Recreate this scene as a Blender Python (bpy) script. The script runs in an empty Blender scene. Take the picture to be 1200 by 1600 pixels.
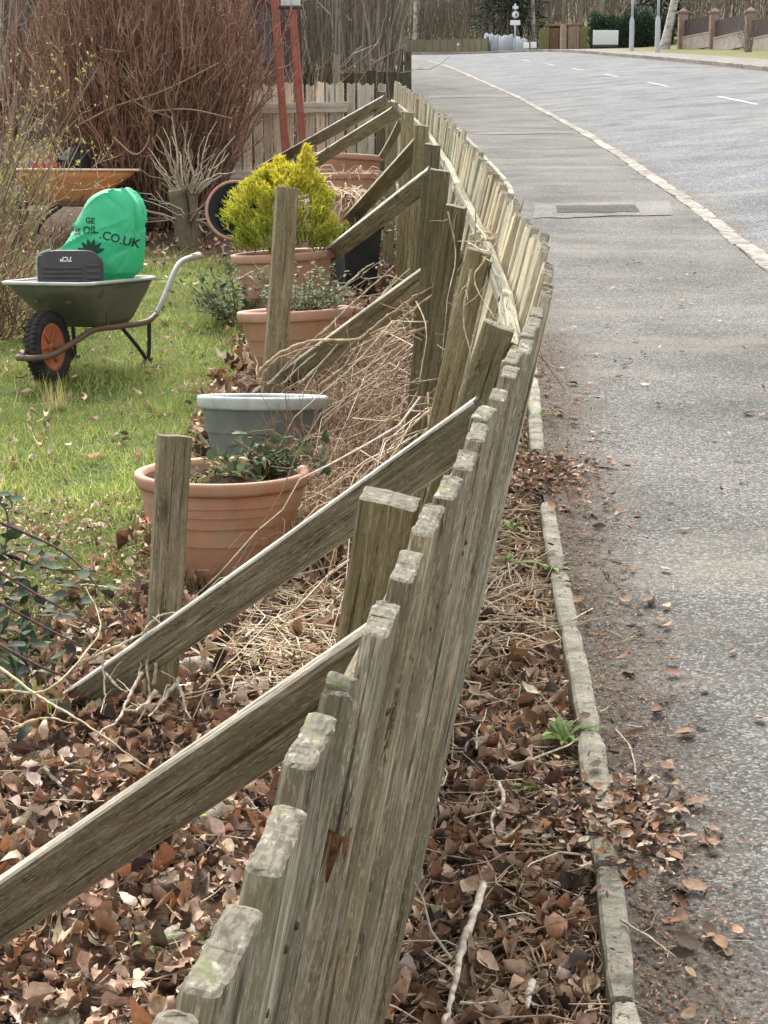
import bpy, bmesh, math, random
import numpy as np
from mathutils import Vector, Matrix
from mathutils.bvhtree import BVHTree

scene = bpy.context.scene
C = scene.collection
R = math.radians
F, PITCH, CAMZ = 2600.0, math.atan(755 / 2600.0), 1.6
CP, SP = math.cos(PITCH), math.sin(PITCH)
TILT = R(5.4)      # the street climbs: everything is laid out on the slope, then the whole place is turned by this much at the end

# ------------------------------------------------------------------ camera, sky, sun, exposure
cam = bpy.data.cameras.new('camera')
cam.sensor_fit = 'VERTICAL'; cam.sensor_height = 36.0; cam.lens = 36.0 * F / 1600.0
cam.clip_start = 0.05; cam.clip_end = 3000
cam_o = bpy.data.objects.new('camera', cam); C.objects.link(cam_o)
cam_o.location = (0, 0, CAMZ); cam_o.rotation_euler = (R(90) - PITCH, 0, 0)   # + TILT at the end
scene.camera = cam_o

SUN_AZ, SUN_EL = R(-10), R(52)
world = bpy.data.worlds.new('World'); scene.world = world; world.use_nodes = True
wn = world.node_tree
sky = wn.nodes.new('ShaderNodeTexSky'); sky.sky_type = 'NISHITA'; sky.sun_disc = False
sky.sun_elevation = SUN_EL; sky.sun_rotation = SUN_AZ; sky.dust_density = 4.0; sky.ozone_density = 0.6; sky.air_density = 0.8
hs = wn.nodes.new('ShaderNodeHueSaturation'); hs.inputs['Saturation'].default_value = 0.15   # thin cloud: a paler sky
wn.links.new(sky.outputs[0], hs.inputs['Color']); wn.links.new(hs.outputs[0], wn.nodes['Background'].inputs[0])
wn.nodes['Background'].inputs[1].default_value = 0.15
sun = bpy.data.lights.new('sun', 'SUN'); sun.energy = 1.15; sun.angle = R(26); sun.color = (1.0, 0.94, 0.85)
sun_o = bpy.data.objects.new('sun', sun); C.objects.link(sun_o); sun_o.location = (-10, 4, 12)
sv = Vector((math.sin(SUN_AZ) * math.cos(SUN_EL), math.cos(SUN_AZ) * math.cos(SUN_EL), math.sin(SUN_EL)))
sun_o.rotation_euler = (-sv).to_track_quat('-Z', 'Y').to_euler()
scene.view_settings.view_transform = 'Standard'; scene.view_settings.look = 'None'
scene.view_settings.gamma = 1.0; scene.view_settings.use_curve_mapping = False
scene.view_settings.exposure = 1.8
scene.cycles.max_bounces = 5; scene.cycles.diffuse_bounces = 3; scene.cycles.glossy_bounces = 2; scene.cycles.transparent_max_bounces = 4

# ------------------------------------------------------------------ helpers
random.seed(7); rng = np.random.default_rng(7)
U = lambda a, b, n=None: rng.uniform(a, b, n)

def P(px, py, zc):
    """photograph pixel + distance along the view axis -> point in the place"""
    xc = (px - 600) / F * zc; yc = (py - 800) / F * zc
    return Vector((xc, zc * CP - yc * SP, CAMZ - (yc * CP + zc * SP)))
def G(px, py, z=0.0):
    yc = (py - 800) / F; k = yc * CP + SP
    return P(px, py, (CAMZ - z) / k)

def tag(o, label=None, cat=None, group=None, kind=None):
    if label: o['label'] = label
    if cat: o['category'] = cat
    if group: o['group'] = group
    if kind: o['kind'] = kind
    return o
def empty(name, loc=(0, 0, 0), rz=0, label=None, cat=None, group=None, kind=None):
    o = bpy.data.objects.new(name, None); C.objects.link(o); o.location = loc; o.rotation_euler = (Matrix.Rotation(-TILT, 4, 'X') @ Matrix.Rotation(rz, 4, 'Z')).to_euler()   # plumb on the slope
    o.empty_display_size = 0.1
    return tag(o, label, cat, group, kind)
def link(name, me, parent=None, loc=None, mat=None):
    o = bpy.data.objects.new(name, me); C.objects.link(o)
    if parent: o.parent = parent
    if loc is not None: o.location = loc
    if mat is not None: o.matrix_local = mat
    return o

def chain(o):
    m = Matrix.Identity(4)
    while o is not None: m = o.matrix_basis @ m; o = o.parent
    return m
def setw(o, M):
    """give a part its place in the world under its thing"""
    o.matrix_basis = (chain(o.parent).inverted() @ M) if o.parent else M
    return o

class Geo:
    def __init__(s): s.v = []; s.f = []; s.n = 0; s.c = []; s.m = []; s.a = []
    def add(s, v, f, col=None, mi=0, att=None):
        v = np.asarray(v, float).reshape(-1, 3); f = np.asarray(f, int)
        s.v.append(v)
        s.c.append(np.ones((len(v), 3)) if col is None else np.broadcast_to(np.asarray(col, float), (len(v), 3)))
        s.a.append(np.zeros(len(v)) if att is None else np.asarray(att, float))
        s.f.append((f + s.n, mi)); s.n += len(v)
        return s
    def box(s, lo, hi, mi=0, col=None, M=None, taper=0.0, bev=0.0):
        x0, y0, z0 = lo; x1, y1, z1 = hi
        if bev > 0:
            bm = bmesh.new(); bmesh.ops.create_cube(bm, size=1.0)
            for v in bm.verts: v.co = Vector(((x0 + x1) / 2 + v.co.x * (x1 - x0), (y0 + y1) / 2 + v.co.y * (y1 - y0), (z0 + z1) / 2 + v.co.z * (z1 - z0)))
            bmesh.ops.bevel(bm, geom=bm.edges[:], offset=bev, segments=2, affect='EDGES', profile=0.6)
            s.bm(bm, mi, col, M); return s
        v = np.array([(x0, y0, z0), (x1, y0, z0), (x1, y1, z0), (x0, y1, z0), (x0, y0, z1), (x1, y0, z1), (x1, y1, z1), (x0, y1, z1)], float)
        if M is not None: v = np.array([M @ Vector(p) for p in v])
        return s.add(v, [(3, 2, 1, 0), (4, 5, 6, 7), (0, 1, 5, 4), (1, 2, 6, 5), (2, 3, 7, 6), (3, 0, 4, 7)], col, mi)
    def bm(s, bm, mi=0, col=None, M=None):
        bm.verts.ensure_lookup_table(); bm.verts.index_update()
        v = np.array([(M @ p.co if M is not None else p.co)[:] for p in bm.verts])
        base = s.n; s.add(v, np.zeros((0, 4), int), col, mi)
        for f in bm.faces: s.f.append((np.array([[p.index + base for p in f.verts]]), mi))
        bm.free(); return s
    def mesh(s, name, mats, smooth=True):
        me = bpy.data.meshes.new(name)
        v = np.concatenate(s.v); me.vertices.add(len(v)); me.vertices.foreach_set('co', v.ravel())
        idx, start, tot, mi = [], [], [], []; k = 0
        for f, m in s.f:
            if len(f) == 0: continue
            idx.append(f.ravel()); n = f.shape[1]
            start.append(k + np.arange(len(f)) * n); tot.append(np.full(len(f), n)); mi.append(np.full(len(f), m)); k += f.size
        idx = np.concatenate(idx); start = np.concatenate(start)
        me.loops.add(len(idx)); me.loops.foreach_set('vertex_index', idx)
        me.polygons.add(len(start)); me.polygons.foreach_set('loop_start', start)
        me.polygons.foreach_set('material_index', np.concatenate(mi).astype(np.int32))
        me.polygons.foreach_set('use_smooth', np.full(len(start), smooth))
        me.update(calc_edges=True); me.validate()
        c = np.concatenate(s.c)
        if len(me.vertices) == len(c):
            at = me.attributes.new('tint', 'FLOAT_COLOR', 'POINT')
            at.data.foreach_set('color', np.concatenate([c, np.ones((len(c), 1))], 1).ravel())
            a = np.concatenate(s.a)
            if a.any():
                at = me.attributes.new('edge', 'FLOAT', 'POINT'); at.data.foreach_set('value', a)
        for m in (mats if isinstance(mats, (list, tuple)) else [mats]): me.materials.append(m)
        return me
    def obj(s, name, mats, parent=None, smooth=True, **k):
        return link(name, s.mesh(name, mats, smooth), parent, **k)

def tube_arrays(Pt, Rd, n=5):
    """Pt (N,k,3) centre lines, Rd (N,k) radii -> verts, quads"""
    Pt = np.asarray(Pt, float); N, k, _ = Pt.shape; Rd = np.broadcast_to(np.asarray(Rd, float), (N, k))
    T = np.gradient(Pt, axis=1); T /= np.linalg.norm(T, axis=2, keepdims=True) + 1e-9
    mean = T.mean(1, keepdims=True)
    ref = np.where(np.abs(mean[..., 2:3]) > 0.8, np.array([1.0, 0.13, 0.0]), np.array([0.0, 0.0, 1.0]))
    A = np.cross(T, np.broadcast_to(ref, T.shape)); A /= np.linalg.norm(A, axis=2, keepdims=True) + 1e-9
    B = np.cross(T, A)
    an = np.arange(n) / n * 2 * math.pi
    V = Pt[:, :, None] + Rd[:, :, None, None] * (A[:, :, None] * np.cos(an)[:, None] + B[:, :, None] * np.sin(an)[:, None])
    i = np.arange(N)[:, None, None] * k * n; j = np.arange(k - 1)[None, :, None] * n; a = np.arange(n)[None, None]
    b = (a + 1) % n
    Q = np.stack(np.broadcast_arrays(i + j + a, i + j + b, i + j + n + b, i + j + n + a), -1).reshape(-1, 4)
    return V.reshape(-1, 3), Q
def tubes(g, Pt, Rd, n=5, col=None, mi=0, cap=False):
    Pt = np.asarray(Pt, float); N, k = Pt.shape[:2]
    v, q = tube_arrays(Pt, Rd, n)
    if col is not None:
        col = np.asarray(col, float)
        if col.ndim == 2 and len(col) == N: col = np.repeat(col, k * n, 0)
    base = g.n; g.add(v, q, col, mi)
    if cap:
        for t in range(N):
            g.f.append((np.array([[base + t * k * n + a for a in range(n)][::-1]]), mi))
            g.f.append((np.array([[base + t * k * n + (k - 1) * n + a for a in range(n)]]), mi))
def smooth_path(pts, k):
    """Catmull-Rom through pts, k samples"""
    p = np.array([tuple(q) for q in pts], float); p = np.vstack([2 * p[0] - p[1], p, 2 * p[-1] - p[-2]])
    m = len(p) - 3; out = []
    for t in np.linspace(0, m - 1e-6, k):
        i = int(t); u = t - i; a, b, c, d = p[i:i + 4]
        out.append(0.5 * (2 * b + (c - a) * u + (2 * a - 5 * b + 4 * c - d) * u * u + (3 * b - a - 3 * c + d) * u ** 3))
    return np.array(out)
def pipe(g, pts, r, n=8, k=None, mi=0, col=None):
    k = k or max(2, len(pts) * 4)
    q = smooth_path(pts, k) if len(pts) > 2 else np.array([tuple(p) for p in pts], float)
    rr = np.interp(np.linspace(0, 1, len(q)), np.linspace(0, 1, len(r)), r) if hasattr(r, '__len__') else np.full(len(q), r)
    tubes(g, q[None], rr[None], n, col, mi, cap=True)
def twig(g, pts, r, k=24, col=(0.5, 0.4, 0.3), jit=0.006, n=6, spurs=0):
    """knobbly dry stem with a few spurs"""
    q = smooth_path(pts, k) if len(pts) > 2 else np.linspace(tuple(pts[0]), tuple(pts[1]), k)
    w = np.cumsum(rng.normal(0, jit * 0.22, (k, 3)), 0); w -= np.linspace(0, 1, k)[:, None] * w[-1]; q = q + w
    rr = np.interp(np.linspace(0, 1, k), np.linspace(0, 1, len(r)), r) * rng.uniform(0.9, 1.1, k); rr[::6] *= 1.15
    c = np.repeat(np.clip(np.array(col) * rng.uniform(0.6, 1.25, (k, 1)), 0, 1), n, 0)
    base = g.n; v, f = tube_arrays(q[None], rr[None], n); g.add(v, f, c)
    for a in (0, k - 1): g.f.append((np.array([[base + a * n + j for j in range(n)]]), 0))
    for _ in range(spurs):
        i = int(rng.integers(2, k - 2)); d = norm(rng.normal(0, 1, 3) + (0, 0, 0.3)); L = rng.uniform(8, 30) * rr[i]
        s = q[i][None] + d[None] * np.linspace(0, L, 4)[:, None] + np.cumsum(rng.normal(0, L * 0.06, (4, 3)), 0); tubes(g, s[None], np.linspace(rr[i] * 0.55, rr[i] * 0.2, 4)[None], 4, np.clip(np.array(col) * 0.85, 0, 1))
def norm(a): return a / (np.linalg.norm(a, axis=-1, keepdims=True) + 1e-9)
def leaves(g, Cn, D, Nm, L, W, col, curl=0.3, fold=0.2, nu=4, nv=3, prof=None, mi=0, wob=0.0, twist=0.0, rag=0.0):
    Cn = np.asarray(Cn, float); N = len(Cn); D = norm(np.broadcast_to(D, (N, 3))); S = norm(np.cross(D, np.broadcast_to(Nm, (N, 3)) + rng.normal(0, 1e-3, (N, 3)))); Nn = np.cross(S, D)
    L = np.broadcast_to(L, (N,)); W = np.broadcast_to(W, (N,)); curl = np.broadcast_to(curl, (N,)); fold = np.broadcast_to(fold, (N,))
    u = np.linspace(0, 1, nu); v = np.linspace(-1, 1, nv)
    pr = np.interp(u, np.linspace(0, 1, len(prof)), prof) if prof is not None else np.sin(np.pi * np.clip(u * 0.93 + 0.05, 0, 1)) ** 0.7
    X = Cn[:, None, None] + D[:, None, None] * (u[None, :, None, None] * L[:, None, None, None])
    hw = pr[None, :, None] * W[:, None, None] * 0.5 * (1 + (rng.normal(0, rag, (N, nu, nv)) if rag else 0.0))
    X = X + S[:, None, None] * (v[None, None, :] * hw)[..., None]
    h = curl[:, None, None] * L[:, None, None] * ((u - 0.45) ** 2 * 2)[None, :, None] + fold[:, None, None] * W[:, None, None] * (v ** 2)[None, None, :] * pr[None, :, None]
    if wob: h = h + rng.normal(0, wob, (N, nu, nv)) * W[:, None, None]
    if twist: h = h + (rng.uniform(-twist, twist, N)[:, None, None] * (u - 0.5)[None, :, None] * v[None, None, :]) * W[:, None, None]
    X = X + Nn[:, None, None] * h[..., None]
    i = np.arange(N)[:, None, None] * nu * nv; a = np.arange(nu - 1)[None, :, None] * nv; b = np.arange(nv - 1)[None, None]
    q = np.stack(np.broadcast_arrays(i + a + b, i + a + b + 1, i + a + nv + b + 1, i + a + nv + b), -1).reshape(-1, 4)
    g.add(X.reshape(-1, 3), q, np.repeat(np.broadcast_to(col, (N, 3)), nu * nv, 0), mi)
def pick(cols, n, jit=0.15):
    c = np.array(cols)[rng.integers(0, len(cols), n)]
    return np.clip(c * rng.uniform(1 - jit, 1 + jit, (n, 1)) * rng.uniform(0.93, 1.07, (n, 3)), 0, 1)
def lathe(g, prof, n=48, mi=0, M=None, wob=0.0, col=None):
    prof = np.array(prof, float); k = len(prof); an = np.arange(n) / n * 2 * math.pi
    w = 1 + wob * np.sin(an * 2 + 1.0)[None]
    V = np.stack([prof[:, :1] * np.cos(an)[None] * w, prof[:, :1] * np.sin(an)[None] / w, np.repeat(prof[:, 1:2], n, 1)], -1).reshape(-1, 3)
    if M is not None: V = np.array([M @ Vector(p) for p in V])
    j = np.arange(k - 1)[:, None] * n; a = np.arange(n)[None]; b = (a + 1) % n
    g.add(V, np.stack(np.broadcast_arrays(j + a, j + b, j + n + b, j + n + a), -1).reshape(-1, 4), col, mi)

_ph = rng.uniform(0, 6.28, (14, 3)); _fr = rng.normal(0, 1, (14, 2))
def vnoise(x, y, s=1.0):
    x = np.asarray(x, float); y = np.asarray(y, float); r = 0
    for i in range(14):
        r = r + np.sin((_fr[i, 0] * x + _fr[i, 1] * y) * s * (1 + 0.25 * i) + _ph[i, 0]) / (1 + 0.3 * i)
    return r / 4.0

# ------------------------------------------------------------------ node materials
class NT:
    def __init__(s, name):
        s.m = bpy.data.materials.new(name); s.m.use_nodes = True; s.t = s.m.node_tree; s.N = s.t.nodes
        s.b = s.N['Principled BSDF']; s.b.inputs['Specular IOR Level'].default_value = 0.25
    def n(s, kind, **k):
        o = s.N.new('ShaderNode' + kind)
        for a, b in k.items(): setattr(o, a, b)
        return o
    def l(s, a, b): s.t.links.new(a, b)
    def val(s, sock, v):
        if hasattr(v, 'is_output'): s.l(v, sock)
        else:
            if isinstance(v, (tuple, list)) and len(v) == 3 and sock.type == 'RGBA': v = (*v, 1)
            sock.default_value = v
    def coord(s, kind='Object', scale=(1, 1, 1), rand=0.0, rot=(0, 0, 0)):
        c = s.n('TexCoord').outputs[kind]
        mp = s.n('Mapping'); mp.inputs['Scale'].default_value = scale; mp.inputs['Rotation'].default_value = rot
        if rand:
            oi = s.n('ObjectInfo'); mu = s.n('VectorMath', operation='SCALE'); mu.inputs[0].default_value = (1.0, 1.7, 2.3)
            ml = s.n('Math', operation='MULTIPLY'); s.l(oi.outputs['Random'], ml.inputs[0]); ml.inputs[1].default_value = rand
            s.l(ml.outputs[0], mu.inputs['Scale']); ad = s.n('VectorMath', operation='ADD'); s.l(c, ad.inputs[0]); s.l(mu.outputs[0], ad.inputs[1]); c = ad.outputs[0]
        s.l(c, mp.inputs['Vector']); return mp.outputs[0]
    def noise(s, vec, scale, detail=4, rough=0.55, dist=0.0):
        t = s.n('TexNoise'); s.l(vec, t.inputs['Vector'])
        for a, b in (('Scale', scale), ('Detail', detail), ('Roughness', rough), ('Distortion', dist)): t.inputs[a].default_value = b
        return t.outputs['Fac']
    def voro(s, vec, scale, feat='F1'):
        t = s.n('TexVoronoi', feature=feat); s.l(vec, t.inputs['Vector']); t.inputs['Scale'].default_value = scale
        return t
    def ramp(s, fac, stops, interp='LINEAR'):
        r = s.n('ValToRGB'); r.color_ramp.interpolation = interp; s.l(fac, r.inputs[0]); e = r.color_ramp.elements
        while len(e) < len(stops): e.new(0.5)
        for i, (p, c) in enumerate(stops):
            e[i].position = p; e[i].color = (*c, 1) if isinstance(c, tuple) else (c, c, c, 1)
        return r.outputs[0]
    def mix(s, fac, a, b, mode='MIX'):
        m = s.n('Mix', data_type='RGBA', blend_type=mode); s.val(m.inputs[0], fac); s.val(m.inputs[6], a); s.val(m.inputs[7], b)
        return m.outputs[2]
    def math(s, op, a, b=0.0):
        m = s.n('Math', operation=op); s.val(m.inputs[0], a); s.val(m.inputs[1], b); return m.outputs[0]
    def bump(s, h, strength=0.5, dist=0.01, prev=None):
        b = s.n('Bump'); b.inputs['Strength'].default_value = strength; b.inputs['Distance'].default_value = dist; s.l(h, b.inputs['Height'])
        if prev is not None: s.l(prev, b.inputs['Normal'])
        return b.outputs[0]
    def out(s, col, rough=0.85, normal=None, metal=0.0, spec=None):
        s.val(s.b.inputs['Base Color'], col); s.val(s.b.inputs['Roughness'], rough); s.b.inputs['Metallic'].default_value = metal
        if normal is not None: s.l(normal, s.b.inputs['Normal'])
        if spec is not None: s.b.inputs['Specular IOR Level'].default_value = spec
        return s.m

def wood(name, dark, mid, pale, algae=(0.12, 0.13, 0.05), alg=0.35, lichen=0.25, k=1.0):
    t = NT(name); v = t.coord('Object', (1, 1, 0.06), rand=3.0); v2 = t.coord('Object', (1, 1, 0.25), rand=5.0); v3 = t.coord('Object', (1, 1, 1), rand=7.0)
    fine = t.noise(v, 330 * k, 5, 0.6, 0.2); band = t.noise(v, 75 * k, 4, 0.6, 0.4)
    st = t.mix(0.5, fine, band)
    base = t.ramp(st, [(0.39, tuple(c * 0.8 for c in dark)), (0.455, mid), (0.53, mid), (0.60, pale)])
    fl = t.noise(t.coord('Object', (1, 1, 0.16), rand=9.0), 420 * k, 3, 0.65)
    base = t.mix(t.ramp(fl, [(0.53, 0.0), (0.62, 0.75)]), base, pale)
    crack = t.ramp(t.noise(t.coord('Object', (1, 1, 0.02), rand=4.0), 120 * k, 2, 0.5, 0.3), [(0.32, 0.0), (0.38, 1.0)])
    base = t.mix(t.math('MULTIPLY', t.math('SUBTRACT', 1.0, crack), 0.75), base, tuple(c * 0.35 for c in dark))
    blot = t.noise(v2, 14 * k, 4, 0.6)
    base = t.mix(t.ramp(blot, [(0.45, 0.0), (0.7, 1.0)]), base, t.mix(0.55, base, tuple(c * 0.6 for c in mid)))
    ag = t.ramp(t.noise(v2, 7 * k, 5, 0.65), [(0.42, 0.0), (0.62, alg)])
    base = t.mix(ag, base, t.mix(0.5, base, algae))
    li = t.ramp(t.noise(v3, 45 * k, 6, 0.7), [(0.60, 0.0), (0.68, lichen)])
    base = t.mix(li, base, (0.46, 0.45, 0.39))
    kv = t.voro(t.coord('Object', (9, 9, 2.2), rand=11.0), 1.0).outputs['Distance']
    base = t.mix(t.ramp(kv, [(0.05, 0.8), (0.10, 0.35), (0.16, 0.0)]), base, tuple(c * 0.45 for c in dark))
    oi = t.n('ObjectInfo'); rv = t.ramp(oi.outputs['Random'], [(0.0, 0.66), (0.5, 0.98), (1.0, 1.22)])
    base = t.mix(1.0, base, rv, 'MULTIPLY')
    hv = t.ramp(t.math('FRACT', t.math('MULTIPLY', oi.outputs['Random'], 7.31)), [(0.0, (1.09, 1.0, 0.88)), (0.5, (1.0, 1.0, 0.97)), (1.0, (0.96, 1.0, 0.99))]); base = t.mix(1.0, base, hv, 'MULTIPLY')
    h = t.math('ADD', t.math('MULTIPLY', t.mix(0.4, st, fl), 1.0), t.math('MULTIPLY', crack, 0.5))
    return t.out(base, 0.88, t.bump(h, 0.75, 0.004 / k), spec=0.15)

def endgrain(name, a=(0.07, 0.06, 0.045), b=(0.16, 0.146, 0.112), c=(0.36, 0.34, 0.285)):
    t = NT(name); v = t.coord('Object', (1, 1, 1), rand=4.0); vr = t.coord('Object', (0.3, 1, 1), rand=2.0)
    n1 = t.noise(v, 55, 6, 0.65, 0.6); n2 = t.noise(vr, 260, 3, 0.6)
    col = t.ramp(n1, [(0.30, a), (0.46, b), (0.56, b), (0.68, c)])
    col = t.mix(t.ramp(n2, [(0.4, 0.55), (0.55, 0.0)]), col, tuple(q * 0.6 for q in a))
    col = t.mix(t.ramp(t.noise(v, 20, 4, 0.6), [(0.56, 0.0), (0.66, 0.5)]), col, (0.15, 0.17, 0.07))
    return t.out(col, 0.9, t.bump(t.mix(0.3, n1, n2), 0.25, 0.003), spec=0.15)

def plain(name, col, rough=0.7, var=0.25, scale=12, bump=0.15, metal=0.0, spec=0.3, dirt=None, dscale=5, kind='Object', bscale=None):
    t = NT(name); v = t.coord(kind, (1, 1, 1), rand=3.0 if kind == 'Object' else 0)
    n = t.noise(v, scale, 6, 0.65)
    c = t.mix(1.0, col, t.ramp(n, [(0.25, 1 - var), (0.75, 1 + var)]), 'MULTIPLY')
    if dirt: c = t.mix(t.ramp(t.noise(v, dscale, 6, 0.7, 0.5), [(0.42, 0.0), (0.68, dirt[1])]), c, dirt[0])
    return t.out(c, rough, t.bump(t.noise(v, bscale or scale * 4, 5, 0.6), bump, 0.01), metal, spec)

def tinted(name, mult=1.0, rough=0.8, var=0.2, scale=150, trans=0.0, spec=0.2, bump=0.0):
    t = NT(name); a = t.n('Attribute', attribute_name='tint'); v = t.coord('Object')
    c = t.mix(1.0, a.outputs['Color'], t.ramp(t.noise(v, scale, 3, 0.6), [(0.3, (1 - var) * mult), (0.7, (1 + var) * mult)]), 'MULTIPLY')
    m = t.out(c, rough, t.bump(t.noise(v, scale, 3, 0.6), bump, 0.003) if bump else None, spec=spec)
    if trans:
        tr = t.n('BsdfTranslucent'); t.l(c, tr.inputs['Color']); mx = t.n('MixShader'); mx.inputs[0].default_value = trans
        t.l(t.b.outputs[0], mx.inputs[1]); t.l(tr.outputs[0], mx.inputs[2]); t.l(mx.outputs[0], t.N['Material Output'].inputs['Surface'])
    return m

# ------------------------------------------------------------------ materials used by the setting
def asphalt(name, lo, hi, tan, agg=140, dirtcol=(0.13, 0.09, 0.06), dirt=True):
    t = NT(name); v = t.coord('Object'); vo = t.voro(v, agg); vo2 = t.voro(v, agg * 2.1)
    gs = t.n('SeparateColor'); t.l(vo.outputs['Color'], gs.inputs[0])
    c = t.ramp(gs.outputs[0], [(0.0, tuple(q * 0.6 for q in lo)), (0.55, lo), (0.85, hi), (1.0, tuple(min(1, q * 1.35) for q in hi))])
    gap = t.ramp(vo.outputs['Distance'], [(0.4, 0.0), (0.8, 0.5)])
    c = t.mix(gap, c, tuple(q * 0.45 for q in lo))
    big = t.noise(v, 0.9, 6, 0.62, 0.3)
    c = t.mix(1.0, c, t.ramp(big, [(0.32, 0.72), (0.5, 1.0), (0.68, 1.22)]), 'MULTIPLY')
    vs = t.coord('Object', (0.25, 1.0, 1.0)); c = t.mix(t.ramp(t.noise(vs, 1.6, 5, 0.6), [(0.52, 0.0), (0.72, 0.55)]), c, tan)
    c = t.mix(t.ramp(t.noise(v, 6, 5, 0.7), [(0.55, 0.0), (0.75, 0.35)]), c, tuple(q * 0.55 for q in lo))
    if dirt:
        ed = t.n('Attribute', attribute_name='edge').outputs['Fac']
        f = t.math('ADD', ed, t.math('MULTIPLY', t.math('SUBTRACT', t.noise(v, 3.0, 6, 0.65), 0.5), 0.75))
        c = t.mix(t.ramp(f, [(0.02, 0.8), (0.12, 0.45), (0.30, 0.0)]), c, t.mix(t.noise(v, 60, 5, 0.7), tuple(q * 0.45 for q in dirtcol), tuple(q * 1.7 for q in dirtcol)))
    h = t.math('ADD', t.math('MULTIPLY', t.math('SUBTRACT', 1.0, vo.outputs['Distance']), 0.7), t.math('MULTIPLY', vo2.outputs['Distance'], 0.3))
    return t.out(c, 0.97, t.bump(h, 0.5, 0.005), spec=0.06)
M_pave = asphalt('pavement_asphalt', (0.125, 0.122, 0.113), (0.215, 0.209, 0.195), (0.225, 0.205, 0.172), dirtcol=(0.098, 0.082, 0.064))
M_road = asphalt('road_asphalt', (0.135, 0.14, 0.143), (0.225, 0.23, 0.233), (0.25, 0.23, 0.195), agg=70)
M_patch = asphalt('dark_repair_asphalt', (0.07, 0.065, 0.062), (0.13, 0.12, 0.115), (0.12, 0.105, 0.09), dirt=False)
M_band = asphalt('pale_repair_asphalt', (0.165, 0.158, 0.143), (0.25, 0.24, 0.22), (0.25, 0.23, 0.20), dirt=False)
M_foot = asphalt('far_footway_asphalt', (0.19, 0.178, 0.16), (0.26, 0.245, 0.22), (0.25, 0.23, 0.20), dirt=False)
def stone(name, a, b, moss=0.5, k=1.0):
    t = NT(name); v = t.coord('Object', (1, 1, 1), rand=6.0); n = t.noise(v, 9 * k, 7, 0.7, 0.4); f = t.noise(v, 140 * k, 4, 0.65)
    c = t.ramp(n, [(0.3, tuple(q * 0.6 for q in a)), (0.45, a), (0.62, b), (0.8, tuple(min(1, q * 1.15) for q in b))])
    c = t.mix(1.0, c, t.ramp(f, [(0.3, 0.65), (0.7, 1.25)]), 'MULTIPLY')
    c = t.mix(t.ramp(t.noise(v, 16 * k, 6, 0.7), [(0.52, 0.0), (0.66, moss)]), c, (0.11, 0.12, 0.045))
    oi = t.n('ObjectInfo'); c = t.mix(1.0, c, t.ramp(oi.outputs['Random'], [(0, 0.8), (1, 1.15)]), 'MULTIPLY')
    return t.out(c, 0.92, t.bump(t.mix(0.4, n, f), 0.7, 0.01), spec=0.15)
M_edging = stone('edging_concrete', (0.25, 0.235, 0.185), (0.40, 0.375, 0.305), 0.4)
M_kerb = stone('kerb_granite', (0.20, 0.187, 0.16), (0.34, 0.322, 0.285), 0.25)
M_rock = stone('garden_stone', (0.25, 0.225, 0.18), (0.42, 0.385, 0.32), 0.6)
def soil():
    t = NT('garden_soil'); v = t.coord('Object'); n = t.noise(v, 14, 8, 0.7, 0.5); f = t.noise(v, 90, 5, 0.7)
    c = t.ramp(n, [(0.25, (0.03, 0.019, 0.012)), (0.5, (0.085, 0.055, 0.036)), (0.75, (0.17, 0.12, 0.08))])
    c = t.mix(1.0, c, t.ramp(f, [(0.3, 0.5), (0.7, 1.35)]), 'MULTIPLY')
    a = t.n('Attribute', attribute_name='edge').outputs['Fac']
    gcol = t.ramp(t.noise(v, 40, 5, 0.7), [(0.3, (0.035, 0.05, 0.015)), (0.55, (0.085, 0.12, 0.03)), (0.75, (0.20, 0.17, 0.08))])
    c = t.mix(a, c, gcol)
    return t.out(c, 0.95, t.bump(t.mix(0.5, n, f), 0.9, 0.02), spec=0.1)
M_soil = soil()
M_far = plain('woodland_floor', (0.12, 0.098, 0.072), 0.95, 0.5, 1.5, 0.5, spec=0.05, dirt=((0.10, 0.10, 0.045), 0.6), dscale=0.2)
M_bank = plain('rough_grass', (0.105, 0.112, 0.048), 0.95, 0.35, 3.0, 0.5, spec=0.05, dirt=((0.20, 0.16, 0.09), 0.7), dscale=0.7)
M_paint = plain('road_paint', (0.255, 0.255, 0.25), 0.8, 0.25, 9, 0.2, dirt=((0.27, 0.27, 0.27), 1.0), dscale=3)

# ------------------------------------------------------------------ the lie of the land
_e = [G(*p) for p in ((1005, 1600), (1000, 1560), (962, 1300), (941, 1150), (921, 1050), (897, 930), (881, 870), (859, 760), (849, 690), (844, 620), (839, 570), (822, 440), (808, 330), (801, 290))]
_ed = np.array([-3.0] + [p.y for p in _e] + [26, 46, 69, 92]); _ex = np.array([0.13] + [p.x for p in _e] + [1.3, 0.8, 0.2, -0.9])
def xE(d): return np.interp(d, _ed, _ex)
_l = [G(*p) for p in ((1200, 430), (1075, 325), (1010, 280), (955, 240), (900, 205), (800, 150), (700, 105), (650, 90))]
_ld = np.array([-3.0, 3.0] + [p.y for p in _l]); _lx = np.array([1.75, 2.07] + [p.x for p in _l])
def xL(d): return np.interp(d, _ld, _lx)
def lawn(x, d):
    """1 on the lawn, 0 on the leaf-covered bed by the fence"""
    xb = np.interp(d, [3.7, 4.2, 5.0, 6.0, 8.0, 11.0, 14.0], [-2.2, -0.95, -0.62, -0.50, -0.62, -0.7, -1.5])
    s = (xb - x) / 0.22 + 1.1 * vnoise(np.asarray(x) * 3, np.asarray(d) * 3)
    return np.clip(s, 0, 1) * np.clip((d - 3.7) / 0.6, 0, 1) * np.clip((14.5 - d) / 2.5, 0, 1)
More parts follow.
